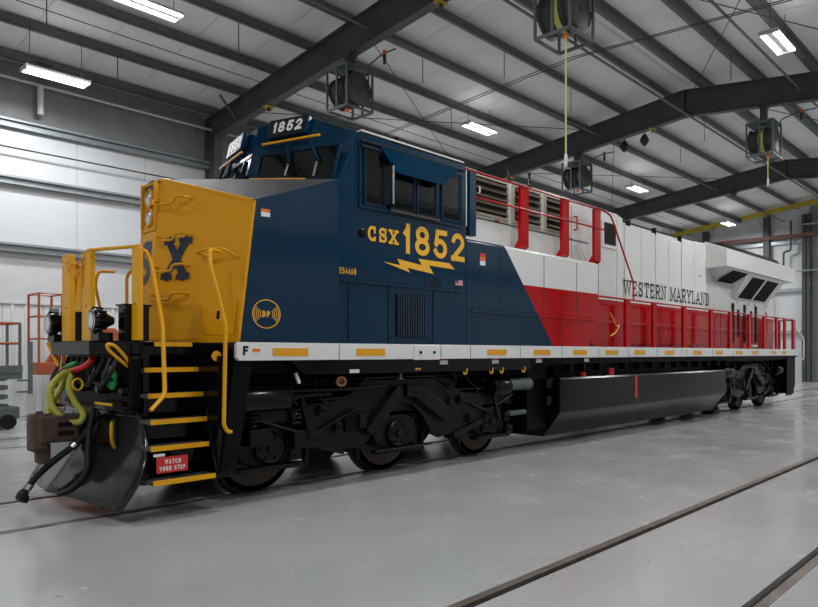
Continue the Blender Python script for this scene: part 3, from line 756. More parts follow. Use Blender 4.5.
# window frame and panes on the near side
WX = [(2.76, 3.08, 3.50, 4.15), (3.19, 3.59, 3.50, 4.13), (3.66, 4.0, 3.50, 4.13), (4.14, 4.49, 3.51, 4.14)]; WIN = []
wf_ = MB().box(2.66, 4.56, CY-.02, CY+.01, 4.17, 4.23); wf_.box(2.66, 4.56, CY-.02, CY+.01, 3.43, 3.475)
for xx in (2.66, 4.53): wf_.box(xx, xx+.03, CY-.02, CY+.01, 3.475, 4.17)
wfr = wf_.build('window_frame', 'blue', cab, bevel=.005)
for (a, b, c, d) in WX:
    f_ = MB()
    f_.box(a-.022, b+.022, CY-.022, CY, d, d+.022); f_.box(a-.022, b+.022, CY-.022, CY, c-.022, c)
    f_.box(a-.022, a, CY-.022, CY, c, d); f_.box(b, b+.022, CY-.022, CY, c, d)
    w_ = f_.build('window', 'blue', loco, bevel=.004); WIN.append(w_)
    MB().box(a, b, CY-.008, CY, c, d).build('pane', 'glass', w_)
    MB().box(a, a+.012, CY-.014, CY, c, d).box(b-.012, b, CY-.014, CY, c, d).box(a, b, CY-.014, CY, c, c+.012).box(a, b, CY-.014, CY, d-.012, d).build('seal', 'rubber', w_)
MB().box(3.15, 4.05, CY-.05, CY, 3.455, 3.48).build('arm_rest', 'louver', cab)
tube('track', 'rubber', cab, [(2.68, CY-.035, 4.25), (4.56, CY-.035, 4.25)], .02)
tube('track', 'rubber', cab, [(2.68, CY-.03, 4.185), (3.1, CY-.03, 4.185)], .02)
aw = MB().slab([(2.97, CY-.04, 4.235), (4.44, CY-.04, 4.255), (4.03, CY-.13, 3.93), (3.17, CY-.13, 3.93)], (0, -.9, .3), .012).build('awning', 'blue', cab)
mr = MB().box(3.105, 3.135, CY-.13, CY-.02, 3.53, 4.02).build('mirror', 'chrome', loco)
MB().box(3.10, 3.14, CY-.14, CY-.015, 4.02, 4.05).box(3.10, 3.14, CY-.14, CY-.015, 3.50, 3.53).build('bracket', 'black', mr)
mirror(wfr)
for w_ in WIN: mirror(w_)
# belt seam and rivets, lower panel
MB().box(2.40, 4.57, CY-.02, CY+.005, 2.505, 2.53).build('belt_strip', 'blue', cab, bevel=.006)
riv = MB()
for i in range(22): riv.lathe([(.011, 0), (.009, .008), (.002, .011)], (2.46+i*.098, CY-.001, 2.56), (0, -1, 0), 8)
for zz in (1.85, 2.1, 2.35):
    for xx in (2.52, 3.2, 3.9, 4.55): riv.lathe([(.011, 0), (.009, .008), (.002, .011)], (xx, CY-.001, zz), (0, -1, 0), 8)
for i in range(12):
    t = i/11; riv.lathe([(.009, 0), (.008, .008), (.002, .01)], (2.50+.155*t, CY-.001, 3.86+.45*t), (0, -1, 0), 8)
for i in range(16): riv.lathe([(.008, 0), (.007, .008), (.002, .01)], (2.62, CY-.001, 3.5+i*.05), (0, -1, 0), 8)
riv.build('rivets', 'blue', cab, smooth=True)['kind'] = 'stuff'
g = MB().box(3.28, 3.83, CY-.012, CY, 1.86, 2.42).build('grille', 'ink', loco)
for i in range(12): MB().box(3.295+i*.0445, 3.318+i*.0445, CY-.026, CY-.012, 1.87, 2.41).build('slat', 'navy', g)
MB().box(3.80, 4.13, CY-.006, CY, 2.58, 2.72).build('vent_plate', 'blue', cab, bevel=.003)
v_ = MB().box(3.85, 4.08, CY-.010, CY-.006, 2.61, 2.67).build('vent', 'ink', cab)
MB().box(2.50, 2.508, CY-.004, CY, 1.78, 2.5).box(3.14, 3.148, CY-.004, CY, 1.78, 2.5).box(3.96, 3.968, CY-.004, CY, 1.78, 2.5).build('panel_seam', 'ink', cab)
MB().lathe([(.05, 0), (.05, .03), (.03, .05)], (2.72, CY, 3.13), (0, -1, 0), 14).build('speaker', 'ink', cab, smooth=True)
# lettering on the cab side
text('lettering', 'gold', cab, 'CSX', (2.80, CY-.004, 3.045), (1, 0, 0), (0, 0, 1), .19, .155, .036, gap=.14, serif=True)
text('number', 'gold', cab, '1852', (3.40, CY-.004, 2.955), (1, 0, 0), (0, 0, 1), .395, .315, .072, gap=.13)
def flat(name, m, parent, pts, y=CY-.004): return MB().poly([(p[0], y, p[1]) for p in pts]).build(name, m, parent)
bolt = MB().poly([(p[0], CY-.004, p[1]) for p in [(3.05, 2.81), (3.35, 2.79), (3.3, 2.87), (3.74, 2.83), (3.68, 2.91), (4.29, 2.91), (4.4, 2.83), (3.88, 2.84), (3.97, 2.73), (3.48, 2.77), (3.53, 2.71)]])
bolt.build('lightning_bolt', 'gold', cab)
text('lettering', 'gold', cab, 'ES44AH', (2.37, CY-.004, 2.60), (1, 0, 0), (0, 0, 1), .075, .036, .011, gap=.2)
dp = MB(); dc = 1.50
def dpt(r, a): return sp(dc+r*.98*math.cos(math.radians(a)), 2.085+r*math.sin(math.radians(a)), .004)
dp.add([dpt(r_, i*7.5) for r_ in (.162, .151) for i in range(48)], [(i, (i+1) % 48, (i+1) % 48+48, i+48) for i in range(48)])
for s_ in (0, 180):
    for k, r0 in enumerate((.142, .120, .098, .077)):
        n = 10; h = 38-k*2
        dp.add([dpt(rr, s_-h+2*h*i/n) for rr in (r0, r0-.008) for i in range(n+1)], [(i, i+1, i+n+2, i+n+1) for i in range(n)])
letters(dp, 'DP', sp(dc-.052, 2.05, .004), (.98, -.2, 0), (0, 0, 1), .068, .046, .015, gap=.15)
tag(dp.build('radio_emblem', 'gold', cab), kind='stuff')
MB().poly([sp(1.44, 3.215, .004), sp(1.54, 3.215, .004), sp(1.54, 3.25, .004), sp(1.44, 3.25, .004)]).build('label', 'decal_orange', cab); MB().poly([sp(1.44, 3.165, .004), sp(1.54, 3.165, .004), sp(1.54, 3.213, .004), sp(1.44, 3.213, .004)]).build('label', 'decal_white', cab)
flag = MB().box(4.42, 4.57, CY-.005, CY, 2.61, 2.69).build('flag_decal', 'decal_white', loco)
for i in range(4): MB().box(4.42, 4.57, CY-.007, CY-.005, 2.612+i*.022, 2.622+i*.022).build('stripe', 'decal_red', flag)
MB().box(4.42, 4.48, CY-.009, CY-.005, 2.65, 2.69).build('canton', 'decal_blue', flag)
# windshields
def wplane(P_, o=.0):
    n = Vector((-.97, -.22, .14)).normalized(); return [tuple(Vector(p)+n*o) for p in P_]
WS = [(2.19, -.211, 4.20), (2.452, -1.46, 4.164), (2.345, -1.47, 3.735), (2.122, -.228, 3.911)]
WN = (Vector(L2)-Vector(L0)).cross(Vector(F0)-Vector(L0)).normalized()
if WN.x > 0: WN = -WN
def windshield(pts, nv, ):
    o_ = MB(); c_ = sum((Vector(p) for p in pts), Vector())/4
    big = [Vector(p)+(Vector(p)-c_).normalized()*.045 for p in pts]
    for i in range(4):
        j = (i+1) % 4; o_.slab([pts[i], pts[j], big[j], big[i]], nv, .03)
    return o_
fr = windshield(WS, WN).build('windshield', 'blue', loco, bevel=.006)
MB().slab(WS, WN, .012).build('pane', 'glass', fr)
for t in (.42, .80):
    a = Vector(L3((2.22, -.277, 4.34), (2.42, -1.161, 4.32), t))+WN*.05; b = Vector(L3(WS[3], WS[2], t*1.0))*.45+Vector(L3(WS[0], WS[1], t))*.55+WN*.05
    MB().bar(a, b, .03, .02).build('wiper_arm', 'blue', fr)
    MB().bar(b-Vector((0, -.02, .02)), b+Vector((.0, .03, .0))+(Vector(L3(WS[3], WS[2], t))-Vector(L3(WS[0], WS[1], t)))*.5, .015, .02).build('wiper_blade', 'steel_bright', fr)
mirror(fr)
bu = Vector((0, 0, 1)).cross(WN).normalized()
if bu.y > 0: bu = -bu
bu = (bu+Vector((0, 0, -.03))).normalized(); bv = WN.cross(bu).normalized()
if bv.z < 0: bv = -bv
bc = Vector((2.352, -.606, 4.512)); hw_, hh_ = .335, .125
BD = [bc-bu*hw_+bv*hh_, bc+bu*hw_+bv*hh_, bc+bu*hw_-bv*hh_, bc-bu*hw_-bv*hh_]
nb = MB().slab(BD, WN, .08).build('number_board', 'blue', loco, bevel=.015)
MB().slab([bc+(p-bc)*.92+WN*.08 for p in BD], WN, .006).build('glass_plate', 'ink', nb)
nbm = mirror(nb)
text('number', 'decal_white', nb, '1852', BD[3]+WN*.09+bu*.11+bv*.05, bu, bv, .15, .125, .034, gap=.16)
bu2, bv2, WN2 = Vector((bu.x, -bu.y, bu.z)), Vector((bv.x, -bv.y, bv.z)), Vector((WN.x, -WN.y, WN.z))
text('number', 'decal_white', nb, '1852', Vector(mir(BD[2]))+WN2*.09-bu2*.11+bv2*.05, -bu2, bv2, .15, .125, .034, gap=.16)
tube('wiper_bar', 'yellow_rail', cab, [(2.16, -.25, 4.345), (2.36, -1.19, 4.325)], .017)
mirror([o for o in cab.children if o.name.startswith('wiper_bar')][0])
# bars at the foot of the windshields and centre mount
b1 = tube('foot_bar', 'yellow_rail', loco, [(1.98, -.25, 3.86), (2.2, -1.12, 3.76)], .016)
MB().bar((2.2, -1.12, 3.76), (2.30, -1.15, 3.70), .03, .04).build('bracket', 'black', b1)
tube('foot_bar', 'yellow_rail', cab, [(1.95, -.02, 3.89), (1.35, .3, 3.80)], .016)
cmn = MB().lathe([(.1, -.1), (.1, .02), (.07, .05), (.05, .09)], (1.98, -.02, 3.90), (-.3, 0, 1), 14).build('antenna_mount', 'black', loco, smooth=True)
MB().box(1.88, 2.08, -.16, .12, 3.83, 3.87).build('plate', 'black', cmn)
# cab roof details
MB().box(2.9, 4.6, -.5, .5, 4.63, 4.72).build('roof_hatch', 'white_dull', cab, bevel=.02)
MB().bar((2.72, -1.50, 4.395), (4.62, -1.50, 4.395), .1, .02).build('roof_edge_glint', 'white_dull', cab)  # pale strip stands in for the bright reflection along the roof edge
MB().cyl((3.9, -.9, 4.6), (3.9, -.9, 4.72), .03).build('antenna', 'black', cab)
MB().bar((4.7, -1.5, 4.30), (4.7, -1.5, 3.5), .02, .05, (1, 0, 0)).build('handrail', 'white', cab)

# --- body behind the cab
box_ = MB().prism([(-1.56, 1.765), (-1.56, 3.28), (-1.53, 3.31), (-1.0, 3.35), (1.0, 3.35), (1.53, 3.31), (1.56, 3.28), (1.56, 1.765)], 'x', 4.66, 8.33).build('equipment_box', 'livery', loco, bevel=.01)
for xx in (5.45, 6.6, 7.6): MB().box(xx-.004, xx+.004, -1.565, -1.558, 2.30, 3.25).build('seam', 'louver_dark', box_)
for xx in (6.0, 7.1): MB().box(xx-.004, xx+.004, -1.565, -1.558, 1.78, 2.24).build('seam', 'louver_dark', box_)
MB().box(4.75, 8.28, -1.582, -1.558, 2.24, 2.275).build('belt_strip', 'livery', box_, bevel=.006)
riv = MB()
for i in range(30): riv.lathe([(.012, 0), (.009, .01), (.002, .013)], (4.8+i*.118, -1.560, 2.305), (0, -1, 0), 8)
for zz in (2.45, 2.65, 2.85, 3.05): riv.lathe([(.012, 0), (.009, .01), (.002, .013)], (5.40, -1.560, zz), (0, -1, 0), 8)
riv.build('rivets', 'livery', box_, smooth=True)['kind'] = 'stuff'
MB().box(4.96, 5.08, -1.567, -1.558, 3.02, 3.08).build('label', 'decal_orange', box_); MB().box(4.96, 5.08, -1.567, -1.558, 3.085, 3.13).build('label', 'decal_red', box_); MB().box(4.96, 5.08, -1.567, -1.558, 2.95, 3.015).build('label', 'decal_white', box_)
MB().box(8.05, 8.14, -1.567, -1.558, 1.78, 1.84).build('label', 'ink', box_)
MB().box(4.80, 4.95, -1.5, -1.38, 3.38, 4.33).build('cab_post', 'blue', loco, bevel=.01)
MB().box(4.64, 4.82, -1.42, -1.38, 3.9, 4.1).build('cab_post_bracket', 'blue', loco)
# upper hood with filter louvers
hood = MB().prism([(-1.0, 1.765), (-1.0, 4.50), (-.85, 4.62), (.85, 4.62), (1.0, 4.50), (1.0, 1.765)], 'x', 4.66, 10.30).build('front_hood', 'livery', loco, bevel=.012)
MB().box(4.9, 8.9, -1.012, -1.0, 3.80, 3.812).build('seam', 'louver_dark', hood)
for (a, b) in ((5.40, 6.27), (6.49, 7.22), (7.43, 8.08)):
    fr = MB().box(a-.05, b+.05, -1.04, -1.0, 3.86, 3.90); fr.box(a-.05, b+.05, -1.04, -1.0, 4.47, 4.50); fr.box(a-.05, a, -1.04, -1.0, 3.9, 4.47); fr.box(b, b+.05, -1.04, -1.0, 3.9, 4.47)
    fr = fr.build('louver_frame', 'louver_frame', loco)
    MB().box(a, b, -1.012, -1.0, 3.9, 4.47).build('recess', 'louver_dark', fr)
    for i in range(5):
        z = 3.925+i*.112
        MB().slab([(a+.01, -1.075, z), (b-.01, -1.075, z), (b-.01, -1.01, z+.075), (a+.01, -1.01, z+.075)], (0, -.7, .7), .012).build('slat', 'louver', fr)
for xx in (6.0, 8.0): MB().box(xx, xx+.12, -1.006, -1.0, 3.815, 3.845).build('label', 'decal_red', hood)
tube('handle', 'white', hood, fillet([(5.5, -1.0, 4.28), (5.5, -1.1, 4.28), (5.5, -1.1, 4.18), (5.5, -1.0, 4.18)], .02), .012, 6)
for (xx, z) in ((8.38, 4.0),): tube('handle', 'red', hood, fillet([(xx, -1.0, z+.25), (xx, -1.08, z+.25), (xx, -1.08, z), (xx, -1.0, z)], .02), .014, 6)
tube('handle', 'white', hood, fillet([(8.5, -1.0, 3.72), (8.5, -1.07, 3.72), (8.72, -1.07, 3.42), (8.72, -1.0, 3.42)], .03), .014, 6)
tube('handle', 'white', hood, [(8.5, -1.07, 3.72), (8.42, -1.07, 3.65), (8.62, -1.07, 3.38), (8.72, -1.07, 3.42)], .014, 6)
wd = MB().box(9.42, 10.0, -1.03, -1.0, 3.80, 4.34).build('screen_frame', 'white', loco, bevel=.006)
MB().box(9.48, 9.94, -1.04, -1.03, 3.87, 4.31).build('screen', 'screen', wd)
for xx in (8.3, 9.3, 10.05): MB().box(xx-.004, xx+.004, -1.004, -1.0, 1.8, 4.45).build('seam', 'louver_dark', hood)
MB().box(9.2, 9.3, -1.008, -1.0, 3.55, 3.57).build('label', 'decal_red', hood); MB().box(9.22, 9.28, -1.008, -1.0, 3.59, 3.66).build('label', 'machine_grey', hood)
for xx in (6.7, 7.3): 
    MB().lathe([(.03, 0), (.05, .05), (.02, .12), (.02, .26), (.035, .3)], (xx, -.75, 4.6), (0, 0, 1), 10).build('lifting_eye', 'black', hood, smooth=True)
# middle hood with tall doors
mh = MB().prism([(-.98, 1.765), (-.98, 4.36), (-.80, 4.50), (.80, 4.50), (.98, 4.36), (.98, 1.765)], 'x', 10.30, 14.80).build('middle_hood', 'livery', loco, bevel=.012)
doors = [(10.40, 11.10), (11.12, 11.80), (11.84, 12.50), (12.52, 13.20), (13.25, 13.98), (14.0, 14.75)]
for i, (a, b) in enumerate(doors):
    d_ = MB().box(a, b, -1.005, -.98, 1.85, (4.38, 4.38, 4.36, 4.36, 4.46, 4.48)[i]).build('hood_door', 'livery', loco, bevel=.006)
    for z in (2.2, 3.2, 4.0): MB().box(b-.05, b-.02, -1.02, -1.005, z, z+.05).build('latch', 'livery', d_)
    MB().cyl((a+.08, -1.02, 2.3), (a+.08, -1.0, 2.3), .016, 8).build('latch', 'louver_dark', d_)
MB().box(14.3, 14.42, -1.01, -1.004, 3.62, 3.65).build('label', 'decal_red', mh)
for xx in (10.6, 11.83, 13.22): MB().box(xx, xx+.04, -1.0, -.9, 4.36, 4.52).build('lifting_lug', 'black', mh)
mf = MB().prism([(-.7, 4.48), (-.6, 4.62), (.6, 4.62), (.7, 4.48)], 'x', 10.5, 14.0).build('exhaust_cover', 'black', mh)
text('lettering', 'ink', mh, 'WESTERN MARYLAND', (10.32, -1.008, 2.885), (1, 0, 0), (0, 0, 1), .335, .249, .046, gap=.18, serif=True)
# radiator section with overhanging wings
rh = MB().prism([(-.98, 1.765), (-.98, 4.55), (.98, 4.55), (.98, 1.765)], 'x', 14.80, 20.25).build('radiator_hood', 'livery', loco, bevel=.012)
wing = MB().prism([(-.98, 4.56), (-1.40, 4.40), (-1.56, 4.32), (-1.56, 3.88), (-.98, 3.86)], 'x', 14.70, 20.42)
wing.add([(14.9, -1.52, 3.875), (16.8, -1.52, 3.875), (16.8, -1.0, 3.50), (15.45, -1.0, 3.55), (16.8, -.97, 3.875), (14.9, -.97, 3.875)], [(0, 1, 2, 3), (0, 3, 5), (1, 4, 2)])
wing.add([(16.45, -1.50, 3.87), (19.75, -1.50, 3.87), (19.55, -1.0, 3.18), (16.65, -1.0, 3.18), (16.45, -.97, 3.87), (19.75, -.97, 3.87)], [(0, 1, 2, 3), (0, 3, 4), (1, 5, 2)])
wing = wing.build('radiator_wing', 'white', loco, bevel=.008)
wn = Vector((0, -.69, -.5)).normalized(); wn1 = Vector((0, -.375, -.52)).normalized()
def wg(x, t): return (x, -1.50+.5*t, 3.87-.69*t)
def wg1(x, t): return (x, -1.52+.52*t, 3.875-.375*t)
MB().slab([wg1(15.40, .10), wg1(16.55, .10), wg1(16.25, .82), wg1(15.20, .82)], wn1, .012).build('intake_screen', 'screen', wing)
for xa, xb in ((16.98, 18.02), (18.22, 19.25)):
    MB().slab([wg(xa, .12), wg(xb, .12), wg(xb-.05, .92), wg(xa-.05, .92)], wn, .012).build('intake_screen', 'screen', wing)
mirror(wing)
MB().prism([(-1.2, 4.50), (-1.1, 4.62), (1.1, 4.62), (1.2, 4.50)], 'x', 15.6, 20.2).build('radiator_top', 'black', loco)
for xa, z0, z1 in ((16.58, 1.96, 3.06), (17.0, 2.11, 2.9), (17.52, 1.95, 3.06), (18.05, 2.12, 2.9), (18.48, 1.97, 3.07)):
    MB().box(xa, xa+.2, -.992, -.98, z0, z1).build('intake_slot', 'screen', rh)
for a, b in ((15.0, 15.75), (15.8, 16.5), (16.85, 17.45), (17.8, 18.4), (18.8, 19.4), (19.45, 20.15)):
    MB().box(a, b, -.988, -.98, 1.85, 3.15).build('door', 'livery', rh, bevel=.004)
for xx in (16.95, 17.9, 18.4, 19.5): MB().box(xx, xx+.1, -.994, -.987, 3.08, 3.13).build('label', 'decal_red', rh)
MB().box(18.2, 18.7, -.998, -.991, 1.83, 1.9).build('label', 'decal_white', rh)
MB().box(20.25, 20.6, -.5, .5, 1.765, 3.9).build('rear_cabinet', 'white', loco, bevel=.02)

# --- red walkway rail on the near side, then the far side
wr_ = MB().tube(fillet([(8.33, -1.5, 2.45), (8.33, -1.5, 2.715), (20.45, -1.5, 2.715), (20.70, -1.5, 2.70)], .05), .019, 8).build('walkway_rail', 'red', loco, smooth=True)
tube('lower_rail', 'red', wr_, [(8.34, -1.5, 2.25), (20.7, -1.5, 2.25)], .008, 6)
POSTX = (8.33, 9.55, 10.73, 12.24, 13.82, 15.08, 16.5, 17.75, 18.85, 19.65, 20.55)
for xx in POSTX:
    w_ = .08 if xx < 20 else .12
    MB().prism([(-w_, -1.47), (-w_, -1.53), (w_, -1.53), (w_, -1.47)], 'z', 1.765, 2.70).build('post', 'red', wr_).location.x = xx
tube('gold_chain', 'gold', loco, smoothpath([(8.95, -1.47, 2.42), (9.2, -1.47, 2.18), (9.3, -1.47, 2.2), (9.15, -1.47, 2.05), (8.95, -1.47, 1.98)], 4), .013, 6)
mirror(wr_)
tube('chain_ring', 'red', loco, [(17.9+.07*math.cos(t*.4), -1.5, 2.76+.07*math.sin(t*.4)) for t in range(16)], .014, 6, True)
tube('chain', 'red', loco, smoothpath([(17.9, -1.5, 2.7), (17.95, -1.52, 2.5), (17.85, -1.52, 2.35), (17.95, -1.52, 2.25)], 4), .018, 6)
# rear end rails
tube('end_handrail', 'white', loco, fillet([(20.75, -1.52, 2.50), (20.78, -1.6, 2.35), (20.78, -1.75, 2.1), (20.78, -1.75, 1.45), (20.76, -1.6, 1.38)], .08), .02)
for yy in (-1.0, -.4, .4, 1.0): MB().box(20.66, 20.72, yy-.06, yy+.06, 1.765, 2.7).build('end_post', 'red', loco)
tube('end_rail', 'red', loco, [(20.69, -1.5, 2.70), (20.69, 1.5, 2.70)], .019)
# --- red rail along the roof ledge
ur = MB().tube(fillet([(4.95, -1.30, 4.41), (9.05, -1.30, 4.42), (9.28, -1.30, 4.36), (10.16, -1.32, 3.12), (9.86, -1.48, 2.72)], .12), .019, 8).build('upper_rail', 'red', loco, smooth=True)
tube('lower_rail', 'red', ur, [(4.95, -1.30, 4.03), (9.02, -1.30, 4.05)], .017)
for xx in (6.42, 7.66, 8.77):
    p_ = MB().prism([(-.11, -1.24), (-.11, -1.30), (.11, -1.30), (.11, -1.24), (.095, -1.24), (.095, -1.285), (-.095, -1.285), (-.095, -1.24)], 'z', 3.50, 4.41).build('post', 'red', ur)
    p_.location.x = xx
    MB().prism([(-1.30, 3.52), (-1.30, 3.42), (-1.20, 3.345), (-1.10, 3.345), (-1.24, 3.52)], 'x', xx-.11, xx+.11).build('foot', 'red', ur)
mirror(ur)

# --- fuel tank
tk = [(-1.50, 1.23), (-1.52, 1.19), (-1.52, .62), (-1.15, .18), (1.15, .18), (1.52, .62), (1.52, 1.19), (1.50, 1.23)]
tank = MB().prism(tk, 'x', 7.15, 14.72).build('fuel_tank', 'black', loco, bevel=.012)
MB().box(7.6, 14.5, -1.1, 1.1, 1.2, 1.45).build('tank_saddle', 'black_matte', tank)
MB().box(9.84, 9.93, -1.532, -1.518, .74, 1.2).build('sight_gauge', 'cable_red', tank)
MB().cyl((9.0, -1.45, 1.22), (9.0, -1.45, 1.36), .06).build('fuel_cap', 'cable_red', tank, smooth=True)
MB().cyl((8.0, -1.45, 1.22), (8.0, -1.45, 1.30), .05).build('fuel_cap', 'cable_red', tank, smooth=True)
MB().box(6.55, 7.12, -1.25, 1.25, .35, 1.42).build('battery_box', 'black_matte', loco)
for z in (.75, 1.05): MB().box(6.9, 7.1, -1.42, -1.25, z, z+.16).build('valve_box', 'black', loco, bevel=.01)
MB().cyl((5.95, -1.28, 1.14), (6.55, -1.28, 1.14), .1).build('air_filter', 'machine_grey', loco, smooth=True)
MB().cyl((6.1, -1.2, .66), (6.75, -1.2, .66), .045).build('pipe', 'machine_grey', loco, smooth=True)
# pipes and reservoirs below the cab
tube('train_pipe', 'black', loco, fillet([(1.3, -1.32, 1.22), (2.6, -1.32, 1.2), (3.3, -1.32, 1.22)], .1), .02)
tube('train_pipe', 'black_matte', loco, [(1.2, -1.2, 1.33), (6.4, -1.2, 1.33)], .03)
tube('train_pipe', 'black_matte', loco, [(1.2, -1.05, 1.27), (6.4, -1.05, 1.27)], .025)
MB().lathe([(.0, 0), (.055, 0), (.065, .02), (.065, .1), (.04, .1), (.035, .03)], (2.58, -1.3, 1.31), (-.45, -1, -.1), 16).build('pipe_end', 'brass', loco, smooth=True)
MB().bar((1.87, -1.4, 1.42), (1.92, -1.4, 1.30), .03, .03).build('valve_handle', 'decal_white', loco)
MB().lathe([(.05, 0), (.02, .02), (.02, .08)], (3.52, -1.4, 1.30), (0, 0, 1), 10).build('sanding_nozzle', 'machine_grey', loco)

# --- trucks
def truck():
    t = MB()
    prof = [(1.05, 1.02), (1.05, .84), (1.95, .84), (2.45, .50), (2.95, .42), (3.12, .50), (3.28, .76), (3.50, .93), (3.71, .98), (3.92, .93), (4.14, .76), (4.30, .50), (4.47, .42), (4.97, .50), (5.47, .84), (6.20, .84), (6.20, 1.0),
            (4.95, 1.06), (4.72, 1.28), (4.45, 1.30), (2.97, 1.30), (2.70, 1.08), (2.1, 1.02)]
    t.prism(prof, 'y', -1.20, -1.12)
    t.box(1.0, 1.1, -1.2, 1.2, .82, 1.0); t.box(6.12, 6.2, -1.2, 1.2, .82, 1.0); t.box(3.2, 4.2, -1.1, 1.1, .85, 1.2)
    tr_ = t.build('truck_frame', 'truck_black', loco, bevel=.012)
    far = MB().prism(prof, 'y', 1.12, 1.20).build('side_frame', 'truck_black', tr_)
    near = []
    for ax in (1.70, 3.71, 5.72):
        wprof = [(.10, -.02), (.12, .0), (.16, .02), (.36, .035), (.43, .02), (.455, 0), (.52, 0), (.533, .01), (.54, .10), (.575, .115), (.575, .14), (.56, .15), (.40, .15), (.36, .13), (.12, .13)]
        for s_ in (-1, 1):
            w_ = MB().lathe([(r, -h) for r, h in wprof], (ax, s_*.83, .533), (0, s_, 0), 48).build('wheel', 'wheel_rust', tr_, smooth=True)
            MB().lathe([(.05, -.002), (.41, -.03), (.43, -.018), (.45, .004), (.30, -.02), (.05, .012)], (ax, s_*.835, .533), (0, s_, 0), 40).build('web', 'wheel_face', tr_, smooth=True)
        MB().cyl((ax, -.8, .533), (ax, .8, .533), .10).build('axle', 'truck_black', tr_, smooth=True)
        MB().box(ax-.35, ax+.35, -.55, .55, .3, .82).build('traction_motor', 'truck_black', tr_, bevel=.03)
        # journal box with bearing cap and springs, near side and mirrored
        jb = MB().prism([(ax-.34, .40), (ax-.40, .55), (ax-.36, .72), (ax-.20, .80), (ax+.20, .80), (ax+.36, .72), (ax+.40, .55), (ax+.34, .40), (ax+.18, .34), (ax-.18, .34)], 'y', -1.10, -.86).build('journal_box', 'truck_black', tr_, bevel=.02)
        MB().lathe([(.0, 0), (.19, 0), (.19, .05), (.165, .07), (.15, .06), (.06, .06), (.05, .09), (.0, .09)], (ax, -1.10, .55), (0, -1, 0), 28).build('bearing_cap', 'truck_black', tr_, smooth=True); near.append(tr_.children[-1])
        for k in range(6):
            near.append(MB().cyl((ax+.125*math.cos(k*math.pi/3), -1.19, .55+.125*math.sin(k*math.pi/3)), (ax+.125*math.cos(k*math.pi/3), -1.15, .55+.125*math.sin(k*math.pi/3)), .016, 6).build('cap_bolt', 'truck_black', tr_))
        near.append(jb)
        for dx in ((-.30, .30) if ax != 3.71 else (-.38, .38)):
            pts = [(ax+dx+.085*math.cos(t), -1.0+.085*math.sin(t), .70+.16*t/(2*math.pi*3.2)*1.0) for t in (i*2*math.pi/12 for i in range(40))]
            near.append(MB().tube(pts, .02, 6).build('spring', 'truck_black', tr_, smooth=True))
        near.append(MB().box(ax-.42, ax+.42, -1.22, -1.05, .30, .355).build('tie_bar', 'truck_black', tr_, bevel=.008))
        # brake rigging
        for sg in (-1, 1):
            near.append(MB().bar((ax+sg*.62, -.98, .92), (ax+sg*.60, -.98, .25), .07, .05, (1, 0, 0)).build('brake_hanger', 'truck_black', tr_))
            near.append(MB().prism([(ax+sg*.565, .75), (ax+sg*.60, .55), (ax+sg*.565, .32), (ax+sg*.64, .32), (ax+sg*.68, .55), (ax+sg*.64, .75)], 'y', -.84, -.72).build('brake_shoe', 'truck_black', tr_))
    # brake cylinders at both ends
    for xa, xb, yy in ((1.18, 1.85, -1.30), (5.55, 5.95, -1.30)):
        c_ = MB().lathe([(.04, -.05), (.13, -.03), (.15, .0), (.15, xb-xa-.05), (.11, xb-xa), (.05, xb-xa+.03), (.05, xb-xa+.1)], (xa, yy, 1.14 if xa < 3 else 1.12), (1, 0, 0), 24).build('brake_cylinder', 'black', tr_, smooth=True)
        near.append(c_)
    near.append(MB().tube([(1.9, -1.30, 1.14), (2.45, -1.30, 1.16)], .025).build('push_rod', 'black', tr_, smooth=True))
    for xa in (2.02, 5.55):
        near.append(MB().bar((xa, -1.28, 1.18), (xa+(.16 if xa < 3 else .22), -1.26, .62), .05, .06, (1, 0, 0)).build('brake_lever', 'black', tr_))
    near.append(MB().bar((2.0, -1.22, .62), (2.7, -1.22, .42), .05, .09).build('strut', 'truck_black', tr_))
    near.append(MB().bar((4.75, -1.22, .42), (5.4, -1.22, .60), .05, .09).build('strut', 'truck_black', tr_))
    near.append(MB().box(1.35, 1.62, -1.3, -1.05, .60, .80).build('bracket', 'truck_black', tr_, bevel=.02))
    near.append(MB().box(1.95, 2.25, -1.27, -1.1, .52, .74).build('bracket', 'truck_black', tr_, bevel=.02))
    # diagonal traction arms over the centre axle
    near.append(MB().prism([(3.02, .66), (3.10, .58), (3.66, 1.06), (3.66, 1.20), (3.56, 1.20)], 'y', -1.30, -1.20).build('arm', 'truck_black', tr_, bevel=.012))
    near.append(MB().prism([(3.74, 1.22), (3.74, 1.05), (3.90, 1.04), (4.50, .66), (4.60, .72), (4.60, .84), (4.05, 1.20)], 'y', -1.30, -1.20).build('arm', 'truck_black', tr_, bevel=.012))
    near.append(MB().box(2.72, 2.95, -1.24, -1.20, .66, .90).build('pocket_shade', 'black_matte', tr_))  # solid black block gives the shade of an open hole
    near.append(MB().box(2.92, 3.04, -1.28, -1.20, .68, .86).build('bracket', 'truck_black', tr_, bevel=.01))
    near.append(MB().cyl((4.68, -1.25, .94), (4.68, -1.19, .94), .05).build('bolt', 'ink', tr_))
    near.append(MB().cyl((4.68, -1.25, .80), (4.68, -1.19, .80), .05).build('bolt', 'ink', tr_))
    near.append(MB().tube(fillet([(2.2, -1.22, 1.08), (2.75, -1.22, 1.10), (3.05, -1.22, 1.33), (4.35, -1.22, 1.33), (4.7, -1.22, 1.12), (6.0, -1.22, 1.10)], .08), .016, 6).build('pipe', 'black', tr_, smooth=True))
    for dx in (-.25, -.1, .05, .2): near.append(MB().cyl((3.95+dx, -1.05, 1.2), (3.95+dx, -1.05, 1.48), .045, 10).build('rubber_mount', 'truck_black', tr_, smooth=True))
    q = random.Random(11)
